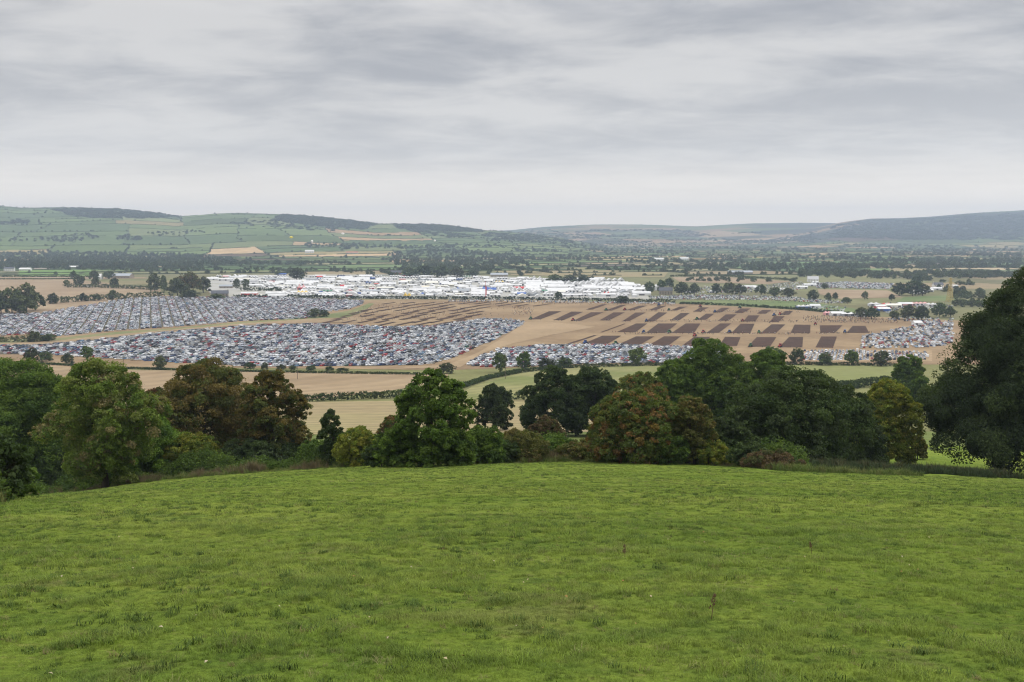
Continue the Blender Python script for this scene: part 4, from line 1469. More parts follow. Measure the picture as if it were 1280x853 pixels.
V('green', 'rounded tree before the right half of the middle car strip', 796, 434, 456, 25, CS)
RS = 'trees in front of the right car park'
V('green', 'green tree just right of the tall hedge trees before the cars', 966, 433, 456, 32, RS)
V('round', 'round dark tree left in front of the right cars', 996, 434.5, 456, 19, RS)
V('bush', 'low round tree between the dark ones before the right cars', 1031, 440, 457, 19, RS)
V('green', 'loose green tree before the right cars', 1064, 437, 457, 19, RS)
V('round', 'dark round tree at the right before the right cars', 1101, 438, 458, 22, RS)
# middle distance, behind the tents and on the right
BT = 'trees behind the white tents'
for (x, t, b_, w, l) in ((512, 334, 346, 20, 'dark tree at the left end of the wood behind the tents'), (530, 331, 346.5, 24, 'tall dark tree in the wood behind the tents'),
                         (551, 332, 347, 26, 'broad dark tree in the middle of the wood behind the tents'), (572, 334, 347.5, 24, 'dark tree at the right of the wood behind the tents'),
                         (590, 337, 346.5, 16, 'small tree at the right end of the wood behind the tents'), (694, 343, 355, 22, 'left tree of the clump above the long marquees'),
                         (712, 343.5, 355, 22, 'middle tree of the clump above the long marquees'), (729, 344, 354.5, 20, 'right tree of the clump above the long marquees'),
                         (698, 351, 386, 0, ''), (620, 341, 346, 8, 'small tree right of the wood behind the tents'), (740, 345, 352, 7, 'small round tree at the end of the marquee clump')):
    if w:
        V('round', l, x, t, b_, w, BT)
V('round', 'lone dark tree among the tents near the red tent', 698, 364.5, 374.5, 10)
V('bush', 'dark wide shrub in front of the long white marquees', 778, 369.5, 379, 20)
V('loose', 'tree between the marquees and the grey house', 812, 352, 368, 14)
V('loose', 'tree left of the grey house', 826, 350, 366, 12)
RT = 'row of trees above the vehicle park on the right'
for (x, t, b_, w, l) in ((852, 352, 369, 18, 'tree right behind the grey house'), (868, 354, 369, 16, 'tree second right of the grey house'), (895, 354, 368, 14, 'slim tree left of the big round pair'),
                         (911, 352.5, 369, 17, 'left tree of the big round pair right of the grey house'), (925, 355, 369, 17, 'right tree of the big round pair right of the grey house'),
                         (951, 355.5, 369, 15, 'yellowish round tree right of the big round pair'), (968, 359, 371, 16, 'low tree in the row before the white caravans'), (985, 360, 372, 18, 'last low tree of the row before the caravans'),
                         (836, 347, 361, 13, 'dark tree standing above the grey house')):
    V('round', l, x, t, b_, w, RT)
LT = 'lone trees around the right tan field'
for (x, t, b_, w, l) in ((1016, 362, 376, 14, 'left tree at the corner of the right tan field'), (1035, 366, 377, 10, 'round tree below the right tan field'), (1044, 365.5, 375, 8, 'small tree beside the round one below the tan field'),
                         (1058, 371.5, 379, 12, 'low shrub tree below the right tan field'), (1081, 364, 375, 9, 'lone round tree in the right tan field'), (1114.5, 367.5, 376, 8, 'lone round tree at the right end of the tan field'),
                         (1031, 354, 362, 9, 'small dark tree beside the white caravans')):
    V('round', l, x, t, b_, w, LT)
RC = 'dark clumps of trees on the right beyond the ploughing'
for (x, t, b_, w, l) in ((1076, 384, 398, 16, 'left tree of the dark clump behind the ploughed plots'), (1090, 384, 399, 18, 'right tree of the dark clump behind the ploughed plots'),
                         (1118, 388, 399, 14, 'small tree between the two dark clumps'), (1135, 381, 400, 22, 'left tree of the large dark clump near the yellow pylon'),
                         (1152, 382, 401, 20, 'middle tree of the large dark clump near the yellow pylon'), (1174, 377.5, 397, 18, 'tall tree at the right end of the large dark clump'),
                         (1188, 383, 397, 14, 'tree right below the yellow pylon'), (1124, 353, 370, 20, 'left tree of the thick wood above the green field'), (1140, 351, 370, 22, 'middle tree of the thick wood above the green field'),
                         (1153, 354, 370, 18, 'right tree of the thick wood above the green field'), (1146, 344, 358, 14, 'tree standing above the thick wood on the right')):
    V('round', l, x, t, b_, w, RC)

# ---------------------------------------------------------------- far trees and hedgerows
def far_proto(k, seed):
    r = np.random.default_rng(seed)
    lob = make_lobes(1.0, .5, .05, 'dome', r, 12)
    me = crown_mesh(f'far_{k}', lob, 'far', r, 12, 5, .085, .3, -.9, .30, lai=5)
    return proto(f'far_{k}', me, [LEAF_VAR])


FARP = [far_proto(k, 600 + k) for k in range(5)]
P, Sx = [], []


def wood(poly, n, h, w, seed, clumped=0.0):
    q = scatter_px(poly, int(n * (.68 if not clumped else 1.35)), seed)
    if clumped:
        k = fbm(q[:, 0] * .6, q[:, 1], 330, seed + 40, 3)
        q = q[k > np.quantile(k, clumped)]
    r = np.random.default_rng(seed + 5000)
    q[:, 2] -= .5
    P.append(q)
    hh = h * r.uniform(.6, 1.25, len(q)); ww = w * r.uniform(.7, 1.3, len(q))
    Sx.append(np.stack([ww, ww, hh], -1))


wood([(-60, 318), (0, 317), (60, 316), (220, 318), (285, 322), (300, 331), (225, 336), (150, 337), (-60, 336)], 1900, 13, 13, 1)
wood([(-60, 336), (115, 336), (190, 334), (270, 335), (280, 339), (190, 340), (115, 338), (-60, 338)], 170, 10, 10, 2)
wood([(200, 322), (300, 326), (420, 329), (500, 334), (440, 334), (300, 333)], 220, 11, 12, 3, .5)
wood([(480, 318), (560, 314), (640, 318), (660, 330), (600, 340), (500, 336)], 620, 13, 13, 4)
wood([(300, 336), (500, 339), (500, 342), (300, 341)], 90, 9, 10, 40)
wood([(930, 322), (1100, 317), (1290, 318), (1290, 346), (1205, 350), (1110, 342), (1000, 338), (930, 333)], 1250, 12, 14, 5, .5)
wood([(780, 334), (930, 332), (1010, 338), (1110, 344), (1100, 349), (1000, 347), (900, 341), (780, 338)], 330, 11, 12, 6, .5)
wood([(1000, 343), (1210, 343), (1215, 358), (1160, 352), (1120, 349), (1000, 348)], 90, 12, 13, 45, .35)
wood([(845, 346), (1000, 349), (1000, 356), (930, 353), (845, 352)], 34, 9, 10, 46, .3)
wood([(1170, 362), (1230, 362), (1230, 385), (1195, 384), (1190, 372)], 46, 10, 11, 47, .3)
wood([(600, 318), (780, 316), (930, 320), (930, 332), (780, 330), (620, 334)], 420, 11, 13, 7, .55)
wood([(640, 304), (900, 303), (1290, 309), (1290, 318), (900, 317), (640, 316)], 800, 13, 18, 8, .5)
wood([(380, 305), (520, 306), (600, 304), (640, 310), (600, 318), (480, 317), (390, 315)], 300, 12, 16, 9, .5)
wood([(-20, 302), (60, 296), (120, 298), (70, 304)], 40, 12, 16, 10)
wood([(60, 297), (105, 292), (125, 297), (112, 302), (70, 304)], 70, 12, 15, 41)
wood([(140, 300), (158, 294), (185, 297), (172, 302)], 55, 12, 15, 42)
wood([(180, 292), (245, 289), (260, 291), (200, 296)], 45, 11, 14, 11)
# wooded tops of the hills
wood([(64, 262.3), (90, 260.8), (150, 261.8), (200, 267.2), (222, 271.2), (190, 273.5), (120, 273), (90, 270)], 700, 11, 34, 12)
wood([(0, 276), (30, 275), (42, 279), (0, 281)], 60, 10, 30, 13)
wood([(285, 279), (325, 276), (420, 278), (470, 287), (420, 290), (330, 286)], 150, 10, 28, 43)
wood([(350, 268.6), (400, 271.5), (440, 276.5), (470, 280.5), (455, 287), (400, 283), (340, 276)], 800, 11, 34, 14)
wood([(490, 280.6), (560, 282.5), (590, 287), (610, 290), (560, 290), (500, 286)], 520, 11, 34, 15)
wood([(500, 287), (560, 291), (600, 296), (560, 298)], 110, 10, 28, 44)
wood([(600, 291), (700, 287), (900, 288), (1020, 289), (1020, 303), (800, 303), (620, 304)], 900, 11, 40, 16, .5)
wood([(1040, 282), (1090, 275), (1160, 273), (1290, 266), (1290, 300), (1160, 300), (1040, 298)], 1900, 11, 52, 17)
# trees along the field hedges
_r2 = random.Random(8)
HV, HF = [], []
segs = []
for a, b_ in FIELD_SEGS:
    L = math.hypot(b_[0] - a[0], b_[1] - a[1])
    n = max(int(L / 45), 1)
    for k in range(n):
        p0 = (a[0] + (b_[0] - a[0]) * k / n, a[1] + (b_[1] - a[1]) * k / n)
        p1 = (a[0] + (b_[0] - a[0]) * (k + 1) / n, a[1] + (b_[1] - a[1]) * (k + 1) / n)
        m_ = ((p0[0] + p1[0]) / 2, (p0[1] + p1[1]) / 2)
        if m_[1] < 2350 or m_[1] > 9000 or abs(m_[0] / m_[1]) > .62:
            continue
        segs.append((p0, p1))
print('hedge pieces', len(segs))


def warp(p):
    x, y = np.array([p[0]]), np.array([p[1]])
    return (p[0] - float((fbm(x, y, 160, 21, 3)[0] - .45) * 45), p[1] - float((fbm(x, y, 160, 22, 3)[0] - .45) * 45))


tp = []
for (p0, p1) in segs:
    if _r2.random() < .12:
        continue
    a, b_ = warp(p0), warp(p1)
    L = math.hypot(b_[0] - a[0], b_[1] - a[1])
    if L < 1: continue
    nx, ny = -(b_[1] - a[1]) / L, (b_[0] - a[0]) / L
    for e, (q, hh) in enumerate(((a, _r2.uniform(1.8, 3.6)), (b_, _r2.uniform(1.8, 3.6)))):
        zg = float(ground(q[0], q[1]))
        i = len(HV)
        w = _r2.uniform(1.4, 2.4)
        HV += [(q[0] - nx * w, q[1] - ny * w, zg - .6), (q[0] - nx * w * .8, q[1] - ny * w * .8, zg + hh * .75), (q[0], q[1], zg + hh), (q[0] + nx * w * .8, q[1] + ny * w * .8, zg + hh * .75), (q[0] + nx * w, q[1] + ny * w, zg - .6)]
        if e == 1:
            for k in range(4):
                HF.append((i - 5 + k, i + k, i + k + 1, i - 4 + k))
    lush = float(fbm(np.array([a[0]]), np.array([a[1]]), 420, 55, 2)[0])
    for k in range(_r2.choice((0, 0, 0, 1)) if lush < .36 else _r2.choice((1, 2, 3, 4))):
        t = _r2.random()
        x, y = a[0] + (b_[0] - a[0]) * t, a[1] + (b_[1] - a[1]) * t
        if y < 4600 or _r2.random() < .4:
            tp.append((x, y, float(ground(x, y)) - .3))
me = mesh_np('hedgerows', HV, HF)
hr = link('hedgerows', me, [plain('far hedge', (.068, .088, .040), .9, .1, var=.4, vscale=.06)])
tag(hr, 'dark hedgerows parting the fields of the far valley', 'hedgerow', kind='stuff')
r = np.random.default_rng(90)
P.append(np.array(tp)); hh = r.uniform(5, 12, len(tp)); Sx.append(np.stack([hh * r.uniform(.8, 1.3, len(tp)), hh * r.uniform(.8, 1.3, len(tp)), hh], -1))
P = np.concatenate(P); Sx = np.concatenate(Sx)
print('far trees', len(P))
o = instancer('far_woods', P, r.uniform(0, 6.28, len(P)), Sx, r.integers(0, 5, len(P)), FARP)
tag(o, 'distant woods and hedge trees across the valley and hills', 'woods', kind='stuff')
# ---------------------------------------------------------------- cars
PAINT = {'silver': (.62, .65, .70), 'grey': (.13, .14, .16), 'black': (.014, .015, .018), 'white': (.84, .85, .86), 'blue': (.035, .075, .20),
         'navy': (.015, .025, .07), 'red': (.36, .015, .020), 'green': (.02, .10, .07), 'beige': (.42, .37, .28), 'light blue': (.20, .33, .48)}
PW = {'silver': 28, 'grey': 11, 'black': 12, 'white': 26, 'blue': 8, 'navy': 8, 'red': 8, 'green': 1, 'beige': 3, 'light blue': 4}
PM = {k: plain('paint ' + k, c, .40, .35, .15 if k in ('silver', 'grey', 'light blue') else 0, .25) for k, c in PAINT.items()}
GLASS = plain('car glass', (.012, .015, .018), .06, .6)
TYRE = plain('tyre rubber', (.02, .02, .02), .85, .2)
LAMP = plain('lamp lens', (.75, .76, .78), .15, .6)


def car_shapes(kind):
    """Body, glasshouse and one wheel of a car that faces +x, wheels on z = 0."""
    b = MB()
    if kind == 'hatchback':
        L, hw, h = 2.0, .86, 1.48
        b.extrude([(-L, .28), (L - .05, .28), (L, .55), (L - .12, .74), (.85, .95), (-L + .10, .98), (-L - .02, .70)], -hw, hw)
        cab0, cab1 = (-L + .12, .98, .80), (-L + .42, .05, .64)
    elif kind == 'saloon':
        L, hw, h = 2.25, .88, 1.43
        b.extrude([(-L, .28), (L - .05, .28), (L, .55), (L - .12, .72), (.95, .92), (-1.35, .95), (-L + .05, .93), (-L - .02, .68)], -hw, hw)
        cab0, cab1 = (-1.55, 1.02, .81), (-.95, .10, .63)
    elif kind == 'estate':
        L, hw, h = 2.3, .92, 1.68
        b.extrude([(-L, .32), (L - .05, .32), (L, .65), (L - .10, .86), (1.10, 1.06), (-L + .05, 1.10), (-L - .02, .75)], -hw, hw)
        cab0, cab1 = (-L + .10, 1.15, .85), (-L + .35, .30, .72)
    else:  # van
        L, hw, h = 2.55, .98, 2.05
        b.extrude([(-L, .35), (L - .05, .35), (L, .70), (L - .10, .98), (1.75, 1.18), (.98, 2.0), (-L + .02, 2.05), (-L, 1.2)], -hw, hw)
        cab0, cab1 = (.95, 1.72, .99), (.93, 1.10, .92)
    if kind != 'van':
        z0 = .93 if kind != 'estate' else 1.06
        b.frustum((cab1[0] - .03, cab1[1] + .03, cab1[2] + .02), (cab1[0] + .06, cab1[1] - .08, cab1[2] - .05), h - .05, h)
        # door pillars
        for s in (-1, 1):
            xm = (cab0[0] + cab0[1]) / 2 - .1
            b.add([(xm - .05, s * (cab0[2] + .004), z0), (xm + .05, s * (cab0[2] + .004), z0), (xm + .04, s * (cab1[2] + .006), h - .05), (xm - .04, s * (cab1[2] + .006), h - .05)],
                  [(0, 1, 2, 3) if s < 0 else (3, 2, 1, 0)])
        gl = MB().frustum(cab0, cab1, z0, h - .045)
    else:
        gl = MB()
        gl.add([(1.77, -.86, 1.20), (1.77, .86, 1.20), (1.03, .82, 1.97), (1.03, -.82, 1.97)], [(0, 1, 2, 3)])
        for s in (-1, 1):
            gl.add([(.45, s * .985, 1.25), (1.55, s * .985, 1.25), (1.02, s * .985, 1.85), (.45, s * .985, 1.85)], [(0, 1, 2, 3) if s < 0 else (3, 2, 1, 0)])
    # lamps
    for s in (-1, 1):
        b.box((L - .055, s * (hw - .2), .64), (.14, .30, .12), 1)
    wb = L * .64
    wheels = [(sx * wb, sy * (hw - .10)) for sx in (-1, 1) for sy in (-1, 1)]
    w = MB().tube([(0, -.1, .31), (0, .1, .31)], [.31, .31], 12)
    return b, gl, w, wheels


KINDS_ = ['hatchback', 'saloon', 'estate', 'van']
CARM = {}
for kd in KINDS_:
    b, gl, w, wheels = car_shapes(kd)
    gm_ = gl.mesh('glass', [GLASS]); wm_ = w.mesh('wheel', [TYRE])
    for pc in PAINT:
        CARM[kd, pc] = (b.mesh('car_' + kd, [PM[pc], LAMP]), gm_, wm_, wheels)
CAR_PROTOS, CAR_INDEX = [], {}
for kd in KINDS_:
    b, gl, w, wheels = car_shapes(kd)
    for pc in PAINT:
        m_ = MB(); m_.add(b.v, b.f, 0); m_.add(gl.v, gl.f, 1)
        for x, y in wheels:
            m_.add([(vx + x, vy + y, vz) for vx, vy, vz in w.v], w.f, 2)
        CAR_INDEX[kd, pc] = len(CAR_PROTOS)
        nm = f'kind_{len(CAR_PROTOS):03d}'
        CAR_PROTOS.append(bpy.data.objects.new(nm, m_.mesh(nm, [PM[pc], GLASS, TYRE])))

_cr = random.Random(21)


def pick_car(vans=.06):
    kd = 'van' if _cr.random() < vans else _cr.choices(KINDS_[:3], (5, 4, 4))[0]
    pc = _cr.choices(list(PW), list(PW.values()))[0]
    if kd == 'van' and _cr.random() < .7: pc = 'white'
    return kd, pc


CARS = []    # (x, y, heading, kind, colour, park, row, place in row)


def park(name, poly, row_dir, pitch, gaps, heading, miss=.06, jit=.25, seed=0, wave=0.0):
    """Rows of cars over a region outlined in the photograph. row_dir in degrees from +x; gaps = row spacings used in turn."""
    r = random.Random(seed)
    W_ = [on_ground(*q) for q in poly]
    wp_ = [(q.x, q.y) for q in W_]
    a = R(row_dir)
    ex, ey = math.cos(a), math.sin(a)
    us = [p[0] * ex + p[1] * ey for p in wp_]; vs = [-p[0] * ey + p[1] * ex for p in wp_]
    v = min(vs); row = 0
    while v < max(vs):
        n = int((max(us) - min(us)) / pitch) + 1
        u = np.array([min(us) + k * pitch for k in range(n)])
        cand = np.stack([u * ex - v * ey, u * ey + v * ex], -1)
        ins = in_poly(cand, wp_)
        k2 = 0
        for k in range(n):
            if not ins[k] or r.random() < miss:
                continue
            kd, pc = pick_car()
            flip = math.pi if r.random() < .45 else 0
            x = cand[k][0] + r.uniform(-jit, jit); y = cand[k][1] + r.uniform(-jit, jit) * 1.6
            CARS.append((x, y, a + R(heading) + flip + r.uniform(-.07, .07), kd, pc, name, row, k2))
            k2 += 1
        if k2:
            row += 1
        v += gaps[row % len(gaps)]


park('upper left car park', [(-60, 419), (-60, 394), (0, 393.5), (50, 392), (110, 382), (160, 373.5), (200, 371.8), (330, 372), (455, 376), (452, 381), (436, 386.5), (412, 389),
                             (385, 398.5), (300, 402), (210, 409.5), (140, 414), (75, 420.5), (35, 418.5), (0, 420)], 110, 2.5, (4.9, 6.8), 80, .04, .2, seed=1)
park('lower left car park', [(-60, 444), (-60, 434), (0, 433), (40, 432.5), (100, 427.5), (130, 424.5), (190, 417.5), (260, 411.5), (330, 406.5), (400, 405.5), (480, 409), (540, 408.5),
                             (580, 402.5), (605, 398.5), (640, 400), (655, 402.5), (652, 407), (622, 424), (600, 433), (572, 446), (540, 456), (470, 459), (380, 459), (300, 458.5), (200, 453), (140, 449), (60, 444), (0, 444)],
     7, 2.95, (12.0, 7.2), 50, .05, .18, seed=2)
park('middle car strip', [(582, 457.5), (600, 446), (625, 437), (680, 431.6), (760, 431.2), (830, 433), (905, 434.5), (905, 453), (780, 454.5), (680, 458), (620, 460.5)], 4, 3.0, (11, 7.0), 56, .05, seed=3)
park('right car park', [(1076, 421), (1112, 414), (1140, 407), (1150, 402), (1192, 404), (1190, 431), (1160, 436), (1076, 436)], 14, 2.9, (10.5, 7.6), 64, .22, seed=4)
park('lowest right car strip', [(1003, 439), (1075, 439), (1160, 441), (1160, 451), (1003, 452)], 3, 3.0, (8.0, 6.4), 66, .14, seed=5)
park('line of cars before the tents', [(440, 376.2), (452, 376.5), (436, 387), (412, 390)], 100, 2.7, (7, 8), 80, .1, seed=7)
park('line of cars before the tents', [(560, 375.6), (700, 376.4), (845, 379.2), (845, 381), (700, 378.6), (560, 377.4)], 0, 3.2, (7, 14), 84, .3, seed=8)
park('far car rows', [(1015, 354.5), (1060, 352.6), (1118, 355), (1112, 362), (1060, 361), (1020, 360.5)], 6, 3.2, (10, 16), 80, .15, seed=9)
park('vehicle park', [(812, 371), (880, 369), (985, 371.5), (1050, 377), (1070, 379), (1040, 380), (960, 375.5), (850, 375), (812, 374)], 3, 3.4, (8, 13), 70, .22, seed=10)
park('vehicle park', [(992, 383), (1015, 381), (1062, 386), (1055, 390), (1000, 389)], 8, 4.5, (10, 14), 70, .45, seed=11)
park('vehicle park', [(1082, 381), (1120, 379), (1190, 382), (1190, 386), (1125, 388), (1110, 392), (1095, 389)], 3, 4.0, (9, 14), 70, .35, seed=12)
park('vehicle park', [(1100, 401), (1190, 404), (1192, 399), (1120, 397)], 3, 3.4, (9, 14), 70, .4, seed=13)
park('far car rows', [(615, 351), (660, 349.5), (670, 354), (620, 354)], 3, 3.4, (9, 14), 70, .2, seed=14)
park('far car rows', [(845, 361), (890, 358), (960, 357), (1000, 352), (1010, 357), (1000, 363), (940, 366), (850, 368)], 3, 4.6, (12, 20), 70, .3, seed=15)

CARS.sort(key=lambda c: c[1])
print('cars', len(CARS))
NEARC, REST = [], []
for c in CARS:
    px_, py_ = proj(c[0], c[1], float(ground(c[0], c[1])) + .7)
    vis = 4 < px_ < 1276
    # the near trees hide these stretches
    if 60 < px_ < 190 and py_ > 447: vis = False
    if 478 < px_ < 488 or px_ < 60 and py_ > 440: vis = False
    if 212 < px_ < 330 and py_ > 451: vis = False
    if 860 < px_ < 985 and py_ > 430: vis = False
    if px_ > 1155: vis = False
    (NEARC if vis and len(NEARC) < 300 else REST).append(c)
neigh = {}
for c in CARS:
    neigh[c[5], c[6], c[7]] = c[4]
ROWW = ['front row', 'second row', 'third row', 'fourth row', 'fifth row', 'sixth row']
for (x, y, hd, kd, pc, pk, rw, kp) in NEARC:
    bm_, gm_, wm_, wheels = CARM[kd, pc]
    o = bpy.data.objects.new('parked_car' if kd != 'van' else 'parked_van', bm_)
    COL.objects.link(o)
    z = float(ground(x, y)) + .13
    o.location = (x, y, z)
    sl = -(float(ground(x, y + 2)) - float(ground(x, y - 2))) / 4
    o.rotation_euler = (0, 0, hd)
    g1 = bpy.data.objects.new('windows', gm_); COL.objects.link(g1); g1.parent = o
    for wx, wy in wheels:
        w1 = bpy.data.objects.new('wheel', wm_); COL.objects.link(w1); w1.parent = o; w1.location = (wx, wy, 0)
    lft, rgt = neigh.get((pk, rw, kp - 1)), neigh.get((pk, rw, kp + 1))
    row_t = ROWW[rw] if rw < len(ROWW) else 'near row'
    side = f'between {lft} and {rgt}' if lft and rgt else (f'at the right end beside {lft}' if lft else (f'at the left end beside {rgt}' if rgt else 'by itself'))
    lab = f'{pc} {kd}, {row_t} of the {pk}, {side}'
    if len(lab.replace('-', ' ').split()) > 16: lab = f'{pc} {kd}, {row_t}, {pk}, {side}'
    tag(o, lab, 'van' if kd == 'van' else 'car', 'cars parked on the valley stubble')
c = np.array([(c[0], c[1]) for c in REST])
pts = np.stack([c[:, 0], c[:, 1], ground(c[:, 0], c[:, 1]) + .13], -1)
o = instancer('parked_cars_mass', pts, np.array([q[2] for q in REST]), np.ones(len(pts)), np.array([CAR_INDEX[q[3], q[4]] for q in REST]), CAR_PROTOS)
tag(o, 'thousands of parked cars packed in rows across the stubble', 'cars', kind='stuff')

# ---------------------------------------------------------------- tents
CANVAS = {'white': plain('white canvas', (.66, .66, .655), .7, .15, var=.14, vscale=.12), 'cream': plain('cream canvas', (.72, .70, .62), .6, .2), 'red': plain('red canvas', (.55, .05, .05), .6, .2),
          'blue': plain('blue canvas', (.06, .13, .38), .6, .2), 'grey': plain('grey canvas', (.34, .36, .38), .6, .2), 'pink': plain('pink canvas', (.70, .38, .38), .6, .2),
          'green': plain('green canvas', (.05, .22, .12), .6, .2), 'yellow': plain('yellow canvas', (.75, .52, .10), .6, .2), 'black': plain('black canvas', (.03, .035, .05), .5, .2)}
DARKIN = plain('tent opening', (.10, .10, .11), .9, .1)


def tent_mesh(kind, L, W_, h, rise, bays, pc, wallc):
    m = MB()
    if kind == 'marquee':     # clear-span with a gable roof; ridge along x
        m.box((0, 0, h / 2), (L, W_, h), 1)
        e = .25
        m.add([(-L / 2 - e, -W_ / 2 - e, h), (L / 2 + e, -W_ / 2 - e, h), (L / 2 + e, 0, h + rise), (-L / 2 - e, 0, h + rise), (L / 2 + e, W_ / 2 + e, h), (-L / 2 - e, W_ / 2 + e, h)],
              [(0, 1, 2, 3), (3, 2, 4, 5), (0, 3, 5), (1, 4, 2), (0, 5, 4, 1)], 0)
        for k in range(bays):
            x = -L / 2 + L * (k + .5) / bays
            if k % 2 == 0:
                m.box((x, -W_ / 2 - .02, h * .42), (L / bays * .55, .10, h * .8), 2)
    elif kind == 'pagoda':    # square tents in a row, each with a swept peak
        for k in range(bays):
            s = L / bays
            x = -L / 2 + s * (k + .5)
            m.box((x, 0, h / 2), (s * .96, W_, h), 1)
            rings = [(1.04, 0), (.55, .28), (.22, .62), (.03, 1.0)]
            vs, fs = [], []
            for q, t in rings:
                for dx, dy in ((-1, -1), (1, -1), (1, 1), (-1, 1)):
                    vs.append((x + dx * s / 2 * q, dy * W_ / 2 * q, h + rise * t))
            for i in range(3):
                for j in range(4):
                    fs.append((i * 4 + j, i * 4 + (j + 1) % 4, i * 4 + 4 + (j + 1) % 4, i * 4 + 4 + j))
            fs.append((3, 2, 1, 0)); fs.append((12, 13, 14, 15))
            m.add(vs, fs, 0)
            m.box((x, -W_ / 2 - .02, h * .42), (s * .5, .10, h * .8), 2)
    elif kind == 'gables':    # a row of joined halls, gable ends to the front
        n = max(int(L / 12), 2)
        s = L / n
        m.box((0, 0, h / 2), (L, W_, h), 1)
        for k in range(n):
            x = -L / 2 + s * (k + .5)
            rs = rise * (1 if k % 3 else 1.25)
            m.add([(x - s / 2, -W_ / 2 - .2, h), (x + s / 2, -W_ / 2 - .2, h), (x + s / 2, W_ / 2 + .2, h), (x - s / 2, W_ / 2 + .2, h), (x, -W_ / 2 - .2, h + rs), (x, W_ / 2 + .2, h + rs)],
                  [(0, 1, 4), (2, 3, 5), (1, 2, 5, 4), (3, 0, 4, 5)], 0)
            m.box((x, -W_ / 2 - .02, h * .42), (s * .3, .10, h * .8), 2)
    elif kind == 'arched':    # curved roof hall
        m.box((0, 0, h / 2), (L, W_, h), 1)
        n = 8
        prof = [(W_ / 2 * 1.02 * math.cos(math.pi * k / n), h + rise * math.sin(math.pi * k / n)) for k in range(n + 1)]
        vs = [(-L / 2 - .2, a, b_) for a, b_ in prof] + [(L / 2 + .2, a, b_) for a, b_ in prof]
        fs = [(k, k + 1, n + 2 + k, n + 1 + k) for k in range(n)] + [tuple(range(n, -1, -1)), tuple(range(n + 1, 2 * n + 2))]
        m.add(vs, fs, 0)
        m.box((0, -W_ / 2 - .02, h * .42), (L * .3, .10, h * .8), 2)
    else:                     # trailer stand: box with flat awning on poles
        m.box((0, W_ * .15, h / 2 + .4), (L, W_ * .6, h), 1)
        m.add([(-L / 2, -W_ / 2, h * .85), (L / 2, -W_ / 2, h * .85), (L / 2, -W_ * .15, h + .3), (-L / 2, -W_ * .15, h + .3),
               (-L / 2, -W_ / 2, h * .80), (L / 2, -W_ / 2, h * .80), (L / 2, -W_ * .15, h + .2), (-L / 2, -W_ * .15, h + .2)],
              [(0, 1, 2, 3), (7, 6, 5, 4), (0, 4, 5, 1)], 0)
        for x in (-L / 2 + .1, L / 2 - .1):
            m.box((x, -W_ / 2 + .1, h * .4), (.1, .1, h * .8), 2)
    return m.mesh(kind, [CANVAS[pc], CANVAS[wallc], DARKIN])


LEFT = ([344, 347, 350, 354, 358, 362, 366, 370, 372], [350, 264, 258, 290, 300, 330, 352, 330, 306])
RIGHT = ([344, 347, 349, 352, 356, 360, 366, 372], [470, 540, 640, 742, 778, 800, 806, 800])
TENT_ROWS = [371.6, 369.8, 368.0, 366.2, 364.4, 362.6, 360.8, 359.0, 357.2, 355.4, 353.6, 351.8, 350.0, 348.3, 346.8]
_tr = random.Random(33)
TENT_CACHE = {}
TENT_GROUP = 'white tents of the show ground'
n_t = 0
OVER = []
tent_pts = []
ROWN = ['first', 'second', 'third', 'fourth', 'fifth', 'sixth', 'seventh', 'eighth', 'ninth', 'tenth', 'eleventh', 'twelfth', 'thirteenth', 'fourteenth', 'fifteenth', 'sixteenth', 'last']
WHERE = [(0, 380, 'far left'), (380, 450, 'left'), (450, 530, 'left of centre'), (530, 610, 'centre'), (610, 680, 'right of centre'), (680, 760, 'right'), (760, 900, 'far right')]
